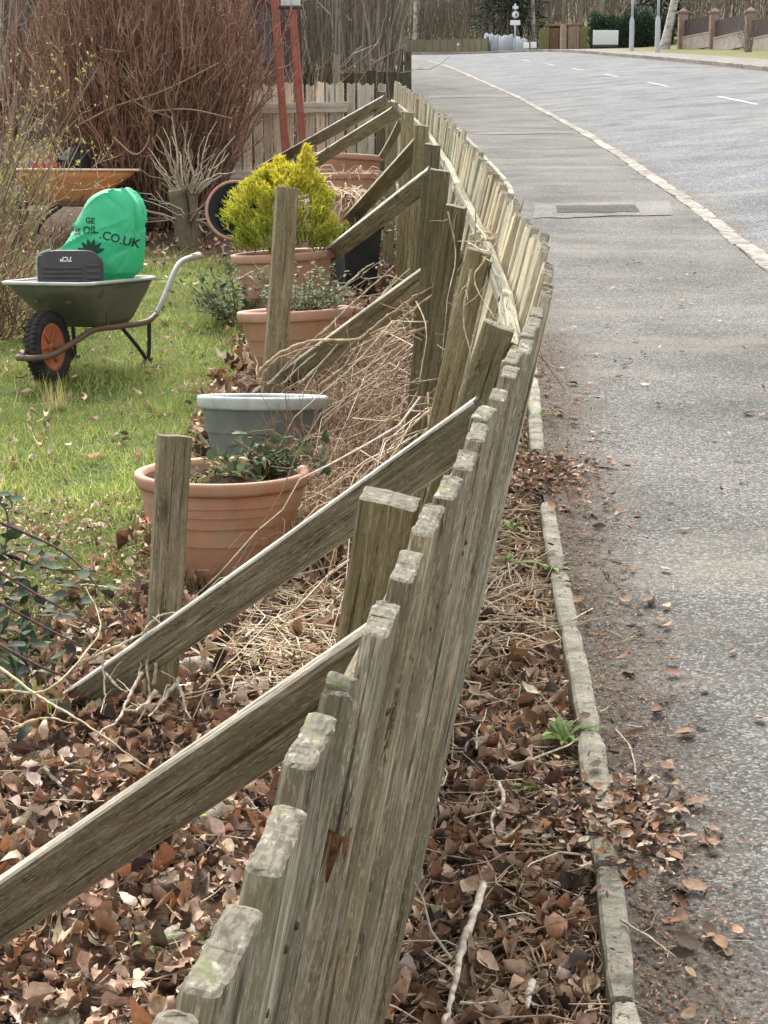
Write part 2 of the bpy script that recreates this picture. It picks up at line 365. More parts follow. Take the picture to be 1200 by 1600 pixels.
def zg(x, d):
    """height of garden and verge"""
    x = np.asarray(x, float); d = np.asarray(d, float)
    g = -0.10 + 0.022 * vnoise(x, d, 2.2) + 0.008 * vnoise(x, d, 9.0)
    k = np.clip((xE(d) - x) / 0.35, 0, 1)
    return g * k + (np.where(d > 17, -0.012, -0.045) + 0.006 * vnoise(x, d, 8)) * (1 - k)

def sheet(name, V, mat, att=None, **k):
    n, m = V.shape[:2]; g = Geo(); i = np.arange(n - 1)[:, None] * m; j = np.arange(m - 1)[None]
    g.add(V.reshape(-1, 3), np.stack(np.broadcast_arrays(i + j, i + j + 1, i + m + j + 1, i + m + j), -1).reshape(-1, 4), att=None if att is None else att.ravel())
    o = g.obj(name, mat); o['kind'] = 'structure'; return o

# garden bed, lawn soil and verge
dd = np.concatenate([np.arange(-3, 1, 0.25), np.arange(1, 12, 0.06), np.arange(12, 30, 0.3), np.arange(30, 150, 3)])
fr = np.concatenate([np.linspace(0, 0.6, 90), np.linspace(0.605, 1, 40)[0:]])
W = np.zeros((len(dd), len(fr), 3)); A = np.zeros((len(dd), len(fr)))
for i, d in enumerate(dd):
    x = xE(min(d, 92)) + 0.005 - np.where(fr < 0.6, fr / 0.6 * 4.0, 4.0 + ((fr - 0.6) / 0.4) ** 2 * 70)
    W[i, :, 0] = x; W[i, :, 1] = d; W[i, :, 2] = zg(x, d); A[i] = lawn(x, d)
A[:, 0] += 1e-4
sheet('garden_ground', W, M_soil, A)
# pavement
dd = np.concatenate([np.arange(-3, 20, 0.25), np.arange(20, 92.5, 1.0)]); fr = np.linspace(0, 1, 14)
W = np.zeros((len(dd), 14, 3)); A = np.zeros((len(dd), 14))
for i, d in enumerate(dd):
    x = xE(d) - 0.03 + (xL(d) + 0.04 - xE(d)) * fr
    W[i, :, 0] = x; W[i, :, 1] = d; W[i, :, 2] = -0.004 * np.sin(fr * 3.1) ; A[i] = np.maximum(x - x[0] - 0.03, 0) + 0.001
    if d > 9: A[i] += min(0.35, (d - 9) * 0.08)
sheet('pavement', W, M_pave, A)
# road
Lp = smooth_path([(x, d, 0) for d, x in zip([-3, 3, 10.8, 17.7, 26, 40, 69, 92, 106, 116, 122, 126], [1.75, 2.07, 2.49, 2.79, 3.0, 3.05, 2.66, 1.8, -1.2, -8, -18, -40])], 220)
Rp = smooth_path([(x, d, z) for d, x, z in zip([-3, 4, 12, 19, 28, 47, 72, 95, 112, 122, 129, 134], [9.7, 10.1, 10.5, 10.8, 11, 11.05, 10.5, 9.0, 4.0, -6, -18, -40], [.5, .53, .55, .55, .55, .55, .55, .5, .1, 0.0, 0, 0])], 220)
Lp[:, 0] = np.where(Lp[:, 1] < 92, xL(Lp[:, 1]), Lp[:, 0])
fr = np.linspace(0, 1, 12)
W = Lp[:, None] * (1 - fr[None, :, None]) + Rp[:, None] * fr[None, :, None]; W[..., 2] -= 0.11
W[..., 2] += 0.05 * np.sin(np.pi * fr)[None]
sheet('road', W, M_road, np.repeat((np.minimum(fr, 1 - fr) * 8.0 * 0.55 + 0.02)[None], len(W), 0))
def road_pt(i, f):
    i = np.clip(i, 0, 218.99); a = int(i); u = i - a
    l = Lp[a] * (1 - u) + Lp[a + 1] * u; r = Rp[a] * (1 - u) + Rp[a + 1] * u
    p = l * (1 - f) + r * f; return np.array([p[0], p[1], p[2] - 0.11 + 0.05 * math.sin(math.pi * f)])
# far side: footway, grass strip, bank and wooded rise, following the far kerb
tn = np.gradient(Rp, axis=0); nr = norm(np.stack([tn[:, 1], -tn[:, 0], 0 * tn[:, 0]], -1))
def far(i, o):
    """i index along the far kerb, o metres behind it"""
    i = float(np.clip(i, 0, 218.99)); a = int(i); u = i - a
    p = Rp[a] * (1 - u) + Rp[a + 1] * u; n = nr[a] * (1 - u) + nr[a + 1] * u
    q = p + n * o; q[2] = p[2] + np.interp(o, [0, 2.4, 7, 9, 22, 45, 90, 160], [0, .03, .12, .25, 2.2, 6, 15, 32]); return q
def far_strip(name, o, mat, dz=0.0):
    V = np.array([[far(i, q) for q in o] for i in range(0, 220, 2)]); V[..., 2] += dz; return sheet(name, V, mat)
far_strip('far_footway', [0.13, 0.8, 1.6, 2.4], M_foot)
far_strip('grass_strip', [2.4, 3.5, 5, 7, 9, 14, 22], M_bank)
far_strip('wooded_rise', [22, 30, 45, 90, 160], M_far)
g = Geo(); an = np.linspace(0, 2 * math.pi, 65)
rr = [1, 60, 165, 230, 330, 480, 900, 1600]; zz = [-1.6, -1.6, -1.3, 6, 18, 26, 30, 30]
V = np.array([[(r * math.sin(a), r * math.cos(a), z + (0 if z < 0 else 3 * math.sin(a * 5 + r))) for a in an] for r, z in zip(rr, zz)])
sheet('ground', V, M_far)

# kerb and edging stones
def flat(name):
    o = empty(name, kind='structure'); o.rotation_euler = (0, 0, 0); return o
def stone_mesh(name, L, w, h, mat, seed, amp=0.006, nl=14):
    r = np.random.default_rng(seed); g = Geo(); ring = []
    c = [(-w / 2, -h), (-w / 2, -0.35 * h), (-w / 2, -0.006), (-w / 2 + 0.006, 0), (0, 0.001), (w / 2 - 0.006, 0), (w / 2, -0.006), (w / 2, -0.35 * h), (w / 2, -h)]
    V = np.zeros((nl, len(c), 3))
    for i in range(nl):
        e = 0.006 if i in (0, nl - 1) else 0
        for j, (a, b) in enumerate(c):
            V[i, j] = (a * (1 - e / w * 2) + r.normal(0, amp * 0.7), -L / 2 + L * i / (nl - 1), b - e + (r.normal(0, amp * 0.6) if b > -0.3 * h else 0))
    m = len(c); i = np.arange(nl - 1)[:, None] * m; j = np.arange(m - 1)[None]
    g.add(V.reshape(-1, 3), np.stack(np.broadcast_arrays(i + j, i + m + j, i + m + j + 1, i + j + 1), -1).reshape(-1, 4))
    g.f.append((np.array([list(range(m))]), 0)); g.f.append((np.array([[(nl - 1) * m + q for q in range(m)][::-1]]), 0))
    return g.mesh(name, mat, smooth=False)
edg = flat('path_edging'); em = [stone_mesh('edging_stone', 1.0, 0.055, 0.16, M_edging, s, 0.0014, 9) for s in range(5)]
d = 1.9; i = 0
while d < 30:
    L = random.uniform(0.45, 0.92) if d < 9 else 0.95
    if not (5.78 < d + L / 2 < 6.25) and not (3.06 < d + L / 2 < 3.25):
        a = Vector((float(xE(d)), d, 0)); b = Vector((float(xE(d + L)), d + L, 0)); t = b - a
        o = link('edging_stone', em[i % 5], edg); o.location = (a + b) / 2 + Vector((-0.028, 0, 0.012 + random.uniform(-0.008, 0.006)))
        o.rotation_euler = (random.uniform(-0.012, 0.012), random.uniform(-0.035, 0.035), -math.atan2(t.x, t.y) + random.uniform(-0.012, 0.012)); o.scale = (random.uniform(0.9, 1.1), L - 0.006, 1)
    d += L; i += 1
krb = flat('road_kerb'); km = [stone_mesh('kerb_stone', 1.0, 0.15, 0.2, M_kerb, 20 + s, 0.0055, 8) for s in range(6)]
d = 4.0; i = 0
while d < 91:
    L = random.uniform(0.75, 1.05) * (1 if d < 40 else 1.6)
    a = Vector((float(xL(d)), d, 0)); b = Vector((float(xL(d + L)), d + L, 0)); t = b - a
    o = link('kerb_stone', km[i % 6], krb); o.location = (a + b) / 2 + Vector((0.085 + random.uniform(-0.012, 0.012), 0, 0.012))
    o.rotation_euler = (0, random.uniform(-0.03, 0.03), -math.atan2(t.x, t.y) + random.uniform(-0.008, 0.008)); o.scale = (random.uniform(0.85, 1.12), L - 0.008, 1)
    d += L; i += 1
fkb = flat('far_kerb')
for i in range(60, 190):
    a, b = Vector(Rp[i]), Vector(Rp[i + 1]); t = b - a
    if t.length < 0.05: continue
    o = link('kerb_stone', km[i % 6], fkb); o.location = (a + b) / 2 + Vector((0, 0, 0.015)); o.rotation_euler = (0, 0, -math.atan2(t.x, t.y)); o.scale = (0.9, t.length - 0.01, 1)
# repairs in the footway
def quad_sheet(name, pts, mat, z):
    a, b, c, d = [np.array(p[:]) for p in pts]; n = 10
    u = np.linspace(0, 1, n); e = rng.normal(0, 0.012, (n, n))
    V = np.array([[(a * (1 - p) + b * p) * (1 - q) + (d * (1 - p) + c * p) * q for p in u] for q in u]); V[..., 2] = z
    V[0, :, 1] += e[0] * 3; V[-1, :, 1] += e[1] * 3; V[:, 0, 0] += e[2]
    return sheet(name, V, mat)
quad_sheet('pavement_repair', [G(832, 341), G(1052, 336), G(1046, 314), G(836, 318)], M_band, 0.004)
quad_sheet('pavement_repair', [G(872, 333), G(1000, 332), G(992, 321), G(866, 322)], M_patch, 0.008)
quad_sheet('pavement_repair', [G(668, 153), G(800, 151), G(794, 147.5), G(672, 149)], M_band, 0.004)
quad_sheet('pavement_repair', [G(740, 210), G(905, 209), G(899, 205), G(745, 206.5)], M_band, 0.004)
# centre-line dashes
k = 0
cum = np.concatenate([[0], np.cumsum(np.linalg.norm(np.diff(Lp, axis=0), axis=1))])
for s in np.arange(15.5, 112, 9.0):
    V = np.array([[road_pt(np.interp(s + q, cum, np.arange(220)), 0.5 + w) for w in (-0.0062, 0.0062)] for q in np.linspace(0, 3.2, 5)]); V[..., 2] += 0.007
    sheet('road_marking', V, M_paint)

# ------------------------------------------------------------------ the leaning picket fence
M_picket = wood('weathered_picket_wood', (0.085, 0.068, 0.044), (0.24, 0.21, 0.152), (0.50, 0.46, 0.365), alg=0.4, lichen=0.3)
M_end = endgrain('lichened_end_grain')
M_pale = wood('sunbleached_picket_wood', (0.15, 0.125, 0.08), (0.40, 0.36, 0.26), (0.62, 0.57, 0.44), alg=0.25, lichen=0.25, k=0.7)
M_brace = wood('brace_timber', (0.08, 0.069, 0.046), (0.19, 0.168, 0.118), (0.36, 0.325, 0.25), algae=(0.10, 0.11, 0.045), alg=0.35, lichen=0.15)
M_post = wood('algae_stained_post', (0.075, 0.065, 0.042), (0.18, 0.16, 0.103), (0.32, 0.29, 0.205), algae=(0.105, 0.11, 0.04), alg=0.55, lichen=0.12)
M_stake = wood('stake_timber', (0.085, 0.065, 0.042), (0.21, 0.175, 0.115), (0.36, 0.31, 0.22), alg=0.25, lichen=0.3)
M_dark = wood('dark_fence_timber', (0.03, 0.027, 0.02), (0.085, 0.075, 0.055), (0.17, 0.155, 0.115), alg=0.5, lichen=0.1, k=0.4)
M_white = wood('flaking_white_picket', (0.30, 0.27, 0.215), (0.64, 0.60, 0.52), (0.80, 0.77, 0.69), alg=0.2, lichen=0.5, k=0.4)
M_fresh = plain('splintered_wood', (0.19, 0.10, 0.05), 0.85, 0.6, 90, 0.6, spec=0.1)

M_edge = wood('bleached_sunlit_plank_edge', (0.22, 0.20, 0.16), (0.48, 0.45, 0.385), (0.66, 0.63, 0.56), alg=0.15, lichen=0.3)  # weathered thin edges, paler still to paint in the sunlit top-edge highlight
def plank_mesh(name, H, w, t, seed, mats, nw=10, nt=4, nz=10, fur=0.0012, warp=0.002, top=0.004, slope=0.0, jag=0.0, edge=0):
    r = np.random.default_rng(seed); c = min(0.004, t * 0.2)
    side = lambda a, b, n: [np.array(a) * (1 - u) + np.array(b) * u for u in np.linspace(0, 1, n)]
    X, Y = w / 2, t / 2
    ring = side((-X + c, -Y), (X - c, -Y), nw) + side((X, -Y + c), (X, Y - c), nt) + side((X - c, Y), (-X + c, Y), nw) + side((-X, Y - c), (-X, -Y + c), nt)
    ring = np.array(ring); n = len(ring); out = norm(ring / np.array([X, Y]) ** 1.0); out = norm(ring * np.array([1 / X ** 4, 1 / Y ** 4]) * np.abs(ring) ** 2)
    sm = lambda q: (q + np.roll(q, 1) + np.roll(q, -1)) / 1.9
    f = sm(r.normal(0, fur, n)); f2 = sm(r.normal(0, fur, n)); zs = np.linspace(0, 1, nz); V = np.zeros((nz, n, 3))
    ph = r.uniform(0, 6.28, 4)
    for i, z in enumerate(zs):
        mixw = 0.5 + 0.5 * math.sin(z * 5 + ph[0]); d = f * mixw + f2 * (1 - mixw) + r.normal(0, fur * 0.25, n)
        V[i, :, :2] = ring + out * d[:, None]
        V[i, :, 0] += warp * math.sin(z * 3 + ph[1]); V[i, :, 1] += warp * math.sin(z * 2.3 + ph[2])
        V[i, :, 2] = z * H
    tz = sm(sm(r.normal(0, top * 0.12, n))) + slope * ring[:, 0] + top * 0.8 * np.sin(ring[:, 0] / w * 7 + ph[3])
    tz += np.where(r.random(n) < 0.05, -abs(r.normal(0, top * 1.0)), 0) - jag * r.random(n)
    V[-1, :, 2] += tz; V[-2, :, 2] = np.minimum(V[-2, :, 2], V[-1, :, 2] - 0.004)
    g = Geo(); i = np.arange(nz - 1)[:, None] * n; a = np.arange(n)[None]; b = (a + 1) % n
    g.add(V.reshape(-1, 3), np.stack(np.broadcast_arrays(i + a, i + b, i + n + b, i + n + a), -1).reshape(-1, 4))
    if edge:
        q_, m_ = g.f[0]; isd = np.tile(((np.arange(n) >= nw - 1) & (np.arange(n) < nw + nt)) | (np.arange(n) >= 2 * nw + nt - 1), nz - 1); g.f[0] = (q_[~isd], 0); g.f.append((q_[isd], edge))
    inn = V[-1].copy(); inn[:, 0] = np.sign(inn[:, 0]) * np.maximum(np.abs(inn[:, 0]) - 0.004, 0); inn[:, 1] *= 0.72; inn[:, 2] += 0.0015 + r.normal(0, top * 0.06, n)
    k0 = (nz - 1) * n; base = g.n; g.add(inn, np.zeros((0, 4), int), mi=1)
    a = np.arange(n); b = (a + 1) % n
    g.f.append((np.stack([k0 + a, k0 + b, base + b, base + a], -1), 1))
    h = n // 2
    # close the cap with strips between the two long sides
    top1 = list(range(0, nw)); bot1 = list(range(nw + nt, 2 * nw + nt))[::-1]
    for q in range(nw - 1): g.f.append((np.array([[base + top1[q], base + top1[q + 1], base + bot1[q + 1], base + bot1[q]]]), 1))
    e1 = [top1[-1]] + list(range(nw, nw + nt)) + [bot1[-1]]; e2 = [bot1[0]] + list(range(2 * nw + nt, n)) + [top1[0]]
    g.f.append((np.array([[base + q for q in e1]]), 1)); g.f.append((np.array([[base + q for q in e2]]), 1))
    g.f.append((np.array([list(range(n))[::-1]]), 0))
    return g.mesh(name, mats, smooth=False)
def frame(o, X, Y, Z):
    return Matrix(((X[0], Y[0], Z[0], o[0]), (X[1], Y[1], Z[1], o[1]), (X[2], Y[2], Z[2], o[2]), (0, 0, 0, 1)))
def beam(name, p0, p1, w, t, mats, parent, seed=0, face=(0, -1, 0.15), fine=False, **kw):
    """plank from p0 to p1, broad side turned towards face"""
    p0, p1 = Vector(p0), Vector(p1); Z = (p1 - p0); L = Z.length; Z.normalize()
    X = Vector(face).cross(Z).normalized(); Y = Z.cross(X).normalized()
    me = plank_mesh(name, L, w, t, seed, mats, nw=24 if fine else 8, nt=6 if fine else 3, nz=22 if fine else 7, fur=0.0009 if fine else 0.001, **kw)
    o = link(name, me, parent); setw(o, frame(p0, X, Y, Z)); return o

top_px = [(150, 1830), (215, 1700), (290, 1585), (375, 1420), (455, 1262), (505, 1120), (535, 1062), (590, 935), (650, 866), (684, 806), (706, 752), (727, 704), (746, 660), (766, 620), (790, 575),
          (815, 535), (836, 500), (858, 462), (863, 436), (850, 395), (828, 350), (800, 310), (775, 280), (741, 240), (712, 200), (688, 175), (663, 153), (633, 136), (602, 122)]
FP = np.array([[G(a, b, 1.1).x, G(a, b, 1.1).y] for a, b in top_px]); FD, FX = FP[:, 1], FP[:, 0]
for _ in range(2): FX = np.concatenate([FX[:1], (FX[:-2] + 2 * FX[1:-1] + FX[2:]) / 4, FX[-1:]])
fx = lambda d: float(np.interp(d, FD, FX))
lean = lambda d: R(float(np.interp(d, [0.6, 2, 3, 3.5, 4.6, 6, 8, 11, 16.5], [10.2, 10.5, 11, 13.5, 15, 12.5, 8, 5, 2])))
def fence_frame(d, dl=0.0):
    """axes at the top of the fence: along it, outwards face normal, up the leaning picket"""
    t = Vector((fx(d + 0.12) - fx(d - 0.12), 0.24, 0)).normalized(); n = Vector((t.y, -t.x, 0)); l = lean(d) + dl
    Z = n * math.sin(l) + Vector((0, 0, 1)) * math.cos(l); Y = -(n * math.cos(l) - Vector((0, 0, 1)) * math.sin(l))
    return Vector((fx(d), d, 1.1)), t, Y, Z
fence = empty('picket_fence', (0.0, 3.0, -0.05), label='long grey weathered picket fence leaning over the pavement, propped by diagonal braces', cat='fence')
HP = 1.14
near_m = [plank_mesh('picket', HP, 0.097, 0.0225, 40 + s, [M_picket, M_end], nw=30, nt=8, nz=26, fur=0.0006, top=0.0018, slope=random.uniform(-0.06, 0.06)) for s in range(8)]
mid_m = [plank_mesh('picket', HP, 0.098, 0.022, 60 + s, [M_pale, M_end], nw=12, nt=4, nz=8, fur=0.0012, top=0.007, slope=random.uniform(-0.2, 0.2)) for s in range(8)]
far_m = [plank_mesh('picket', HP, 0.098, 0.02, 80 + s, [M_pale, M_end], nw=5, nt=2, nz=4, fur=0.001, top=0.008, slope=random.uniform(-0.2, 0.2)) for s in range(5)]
split_m = plank_mesh('picket', HP, 0.046, 0.022, 95, [M_picket, M_end], nw=16, nt=8, nz=26, fur=0.0012, top=0.006)
broke_m = plank_mesh('picket', HP - 0.19, 0.042, 0.02, 96, [M_picket, M_fresh], nw=18, nt=6, nz=20, fur=0.0015, top=0.02, jag=0.05)
g = Geo(); lathe(g, [(0.001, 0.0018), (0.003, 0.0015), (0.0036, 0.0), (0.0036, -0.004)], 8, M=Matrix.Rotation(R(90), 4, 'X')); nail_m = g.mesh('nail', plain('rusty_nail', (0.10, 0.045, 0.025), 0.8, 0.4, 200, 0.3))
cs = [(G(375, y, 1.1).y - 0.049, 'n') for y in (1990, 1790, 1592, 1416, 1259, 1119)]
cs += [(G(500, 1062, 1.1).y - 0.022, 's'), (1.335, 'b')]
cs += [(G(500, y, 1.1).y - 0.049, 'n') for y in (935, 866, 806, 752, 704, 662)]
d = cs[-1][0] + 0.122
while d < 3.12: cs.append((d, 'n')); d += random.uniform(0.108, 0.128)
d += 0.03
while d < 16.45:
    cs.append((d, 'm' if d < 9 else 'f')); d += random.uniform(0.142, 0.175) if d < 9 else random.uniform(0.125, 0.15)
for i, (d, kind) in enumerate(cs):
    dl = random.gauss(0, 0.007 if d < 3.2 else 0.018)
    T, X, Y, Z = fence_frame(d, dl)
    X = (X + Y * random.gauss(0, 0.03)).normalized(); Y = Z.cross(X).normalized()
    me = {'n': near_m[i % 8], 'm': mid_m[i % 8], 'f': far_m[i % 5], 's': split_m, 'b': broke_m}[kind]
    zo = random.gauss(0, 0.005 if d < 3.2 else 0.011) * (0 if d < 1.5 else 1)
    o = link('picket', me, fence); setw(o, frame(T - Z * (HP - zo) + Y * (random.uniform(-0.007, 0.003) if kind != 'b' else -0.008), X, Y, Z))
    if kind == 'n':                       # rusty nail heads at the rails, road side
        for zz in (HP - 0.155, HP - 0.83):
            for xx in (-0.022, 0.021): k_ = link('nail', nail_m, o); k_.matrix_basis = Matrix.Translation((xx + random.uniform(-0.006, 0.006), -0.0113, zz + random.uniform(-0.012, 0.012)))
    if kind == 'b': o['label'] = 'broken picket with splintered orange top'
# rails on the garden side
rb = [0.5, 1.5, 2.25, 3.0, 3.45, 4.2, 5.6, 6.5, 7.3, 8.6, 9.8, 10.6, 12.1, 14.2, 16.3]
for a, b in zip(rb[:-1], rb[1:]):
    for down, hh in ((0.13, 0.045), (0.80, 0.06)):
        pts = []
        for d in (a, b):
            T, X, Y, Z = fence_frame(d); pts.append(T + Y * (0.012 + 0.0165) - Z * (down + 0.04))
        Zd = (pts[1] - pts[0]).normalized(); pts[0] += Zd * 0.003; pts[1] -= Zd * 0.003
        _, X, Y, Z = fence_frame((a + b) / 2)
        beam('rail', pts[0], pts[1], hh, 0.03, [M_picket if a > 2.9 else M_brace, M_end], fence, seed=int(a * 31 + down * 7), face=tuple(Y))
# posts behind the rails: photo column, row of the top, width in pixels, lean, size
for i, (px, py, wpx, ln, w) in enumerate([(611, 779, 90, 9, 0.088), (779, 508, 50, 17, 0.067), (750, 392, 37, 12, 0.067), (712, 322, 32, 8, 0.067), (687, 266, 30, 5, 0.07), (677, 226, 24, 4, 0.07), (660, 196, 21, 3, 0.072), (637, 175, 19, 2, 0.075), (614, 159, 16.5, 2, 0.075), (597, 143, 13, 1, 0.08)]):
    top = P(px, py, F * w / wpx); l = R(ln); Z = Vector((math.sin(l), 0.01, math.cos(l))).normalized()
    H = (top.z + 0.22) / Z.z; Y = Vector((0.12, 1, 0)); X = Y.cross(Z).normalized(); Y = Z.cross(X)
    me = plank_mesh('post', H, w, w, 110 + i, [M_post, M_end], nw=20 if i < 4 else 5, nt=18 if i < 4 else 4, nz=12, fur=0.0007, top=0.001, slope=-0.05)
    o = link('post', me, fence); setw(o, frame(top - Z * H, X, Y, Z))
# stakes and diagonal braces
for i, (a, b, w, mt) in enumerate([(P(275, 681, 4.3), P(247, 1085, 4.36), 0.084, M_stake), (P(449, 293, 7.55), P(424, 625, 7.7), 0.098, M_stake)]):
    o = beam('stake', b, a, w, w * 0.72, [mt, M_end], fence, seed=130 + i, face=(0.25, -1, 0), fine=True, top=0.0012, warp=0.004)
br = [(P(-230, 1588, 2.8), P(612, 1008, 2.12), 0.092), (P(112, 1100, 4.42), P(768, 650, 3.28), 0.09), (P(392, 634, 8.1), P(724, 402, 6.25), 0.11),
      (P(478, 424, 10.9), P(684, 274, 7.5), 0.10), (P(540, 350, 11.5), P(657, 224, 9.2), 0.095), (P(440, 286, 14.3), P(620, 175, 11.2), 0.09), (P(405, 266, 15.6), P(606, 157, 12.5), 0.09), (P(597, 245, 11.0), P(627, 189, 10.5), 0.05)]
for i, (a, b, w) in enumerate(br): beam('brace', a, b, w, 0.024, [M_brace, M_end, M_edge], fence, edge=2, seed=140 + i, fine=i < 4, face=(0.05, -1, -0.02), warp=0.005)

# return fence across the end of the garden
ret = empty('picket_fence', (-1.0, 16.6, -0.1), label='pale flaking picket fence crossing behind the terracotta pots', cat='fence')
rm = [plank_mesh('picket', 1.16, 0.08, 0.02, 160 + s, [M_white, M_end], nw=6, nt=3, nz=6, top=0.012, slope=random.uniform(-0.2, 0.2)) for s in range(6)]
x = -0.03; i = 0
while x > -2.9:
    o = link('picket', rm[i % 6], ret); setw(o, Matrix.Translation((x, 16.62 - 0.02 * x, -0.08 + random.gauss(0, 0.012))) @ Matrix.Rotation(random.gauss(0, 0.012), 4, 'Y'))
    x -= random.uniform(0.093, 0.108); i += 1
beam('rail', (-2.95, 16.55, 0.83), (-0.35, 16.56, 0.87), 0.10, 0.035, [M_white, M_end], ret, 170); beam('rail', (-2.95, 16.55, 0.22), (-0.1, 16.56, 0.24), 0.08, 0.035, [M_white, M_end], ret, 171)

# ------------------------------------------------------------------ pots
def potmat(name, col, dirt, rough=0.62): 
    return plain(name, col, rough, 0.2, 9, 0.2, spec=0.3, dirt=dirt, dscale=8, bscale=90)
M_terra = potmat('terracotta_plastic', (0.40, 0.205, 0.125), ((0.34, 0.25, 0.18), 0.75))
M_terra2 = potmat('faded_terracotta_plastic', (0.47, 0.25, 0.175), ((0.40, 0.31, 0.24), 0.6))
M_slate = potmat('slate_grey_plastic', (0.125, 0.145, 0.132), ((0.20, 0.21, 0.18), 0.7))
M_slaterim = potmat('bleached_grey_rim', (0.38, 0.42, 0.41), ((0.22, 0.24, 0.21), 0.6))
M_black = potmat('black_plastic', (0.014, 0.018, 0.024), ((0.06, 0.06, 0.055), 0.4), 0.5)
M_compost = plain('potting_compost', (0.05, 0.035, 0.024), 0.95, 0.6, 30, 0.9, spec=0.05, dirt=((0.12, 0.09, 0.06), 0.6), dscale=25)
def pot(label, px, py, half, zc, body, rim, base_r=0.68, bands=(), lip=0.05, tilt=(0, 0), soil_z=0.05, name='flower_pot', ground=None):
    c = P(px, py, zc); r = half / F * zc; gz = float(zg(c.x, c.y)) if ground is None else ground; h = c.z - gz + 0.02
    o = empty(name, (c.x, c.y - h * math.sin(TILT), c.z - h), 0, label, 'pot'); o.rotation_euler.x += tilt[0]; o.rotation_euler.y += tilt[1]
    rb = r * base_r; ri = r * 0.93; g = Geo()
    def rad(z): return rb + (ri - rb) * (z / (h - lip)) ** 0.85
    prof = [(0.001, 0.0), (rb * 0.96, 0.0), (rb, 0.012)]
    zs = np.linspace(0.03, h - lip, 14); bd = []
    for bz in bands:                       # stepped ridges round the pot
        z = bz * (h - lip); zs = zs[np.abs(zs - z) > 0.012]; bd.append(z)
    ex_ = lambda z: sum(0.0035 for b_ in bd if z > b_)
    rr_ = [(rad(z) + ex_(z), z) for z in zs] + [q for b_ in bd for q in ((rad(b_) + ex_(b_ - 1e-4), b_ - 0.001), (rad(b_) + ex_(b_ + 1e-4) + 0.0025, b_ + 0.001))]
    prof += sorted(rr_, key=lambda q: q[1])
    prof += [(ri - 0.006, h - lip + 0.004), (ri - 0.012, h - 0.02), (ri - 0.03, h * 0.4), (0.001, h * 0.4)]
    lathe(g, prof, 64); bo = g.obj('body', body, o); bo.data.set_sharp_from_angle(angle=R(28))
    g = Geo(); lathe(g, [(ri + 0.001, h - lip), (r - 0.004, h - lip - 0.001), (r, h - lip + 0.008), (r + 0.004, h - 0.012), (r + 0.001, h - 0.003), (r - 0.008, h), (ri - 0.004, h - 0.004), (ri - 0.01, h - 0.02)], 64, wob=0.008)
    g.obj('rim', rim, o)
    g = Geo(); rr = np.linspace(0.001, ri - 0.012, 9)
    lathe(g, [(q, h - soil_z + 0.012 * math.sin(q * 40)) for q in rr], 40); g.obj('compost', M_compost, o)
    return o, c, r, h
pot_big = pot('large terracotta pot with ribbed sides just behind the near stake', 347, 733, 134, 5.35, M_terra, M_terra, 0.66, (0.97, 0.86, 0.76, 0.64), 0.042, soil_z=0.035)
pot_grey = pot('slate grey pot with a bleached pale rim behind the large ribbed pot', 409, 618, 101, 6.7, M_slate, M_slaterim, 0.72, (0.62,), 0.05, tilt=(-0.085, 0.01))
pot_mid = pot('terracotta pot with broad plain sides behind the taller stake', 466, 482, 89, 8.25, M_terra, M_terra2, 0.66, (0.72,), 0.05, soil_z=0.03, tilt=(-0.02, -0.05))
pot_con = pot('faded terracotta pot holding the golden conifer', 449, 392, 80, 10.0, M_terra2, M_terra2, 0.68, (), 0.05, tilt=(0.02, -0.06), soil_z=0.03)
pot_b1 = pot('wide pink-rimmed terracotta pot standing nearest the pale return fence', 538, 240, 54, 13.6, M_terra, M_terra2, 0.7, (), 0.045, tilt=(0, 0.05))
pot_b2 = pot('wide terracotta pot of dead growth below the pink-rimmed one', 541, 270, 49, 12.5, M_terra2, M_terra2, 0.7, (), 0.045)
pot_b3 = pot('small terracotta pot trailing straw-coloured dead stems', 545, 306, 24, 11.4, M_terra, M_terra, 0.75, (), 0.03)
# black square planter
c = P(557, 352, 11.0); o = empty('planter', (c.x, c.y, float(zg(c.x, c.y))), R(18), 'black square plastic planter under the diagonal brace', 'planter')
h = c.z - o.location.z; g = Geo()
def frustum(g, z0, z1, a, b, mi=0):
    v = [(-a, -a, z0), (a, -a, z0), (a, a, z0), (-a, a, z0), (-b, -b, z1), (b, -b, z1), (b, b, z1), (-b, b, z1)]
    g.add(v, [(0, 1, 5, 4), (1, 2, 6, 5), (2, 3, 7, 6), (3, 0, 4, 7)], mi=mi)
frustum(g, 0, h, 0.10, 0.135); frustum(g, h, 0.03, 0.128, 0.094); g.add([(-.1, -.1, 0.001), (.1, -.1, .001), (.1, .1, .001), (-.1, .1, .001)], [(3, 2, 1, 0)]); g.obj('body', M_black, o, smooth=False)
g = Geo(); frustum(g, h - 0.03, h, 0.142, 0.146); frustum(g, h, h - 0.03, 0.128, 0.126); g.add([(-.146, -.146, h), (.146, -.146, h), (.146, .146, h), (-.146, .146, h), (-.128, -.128, h), (.128, -.128, h), (.128, .128, h), (-.128, .128, h)], [(0, 1, 5, 4), (1, 2, 6, 5), (2, 3, 7, 6), (3, 0, 4, 7)]); g.obj('rim', M_black, o, smooth=False)
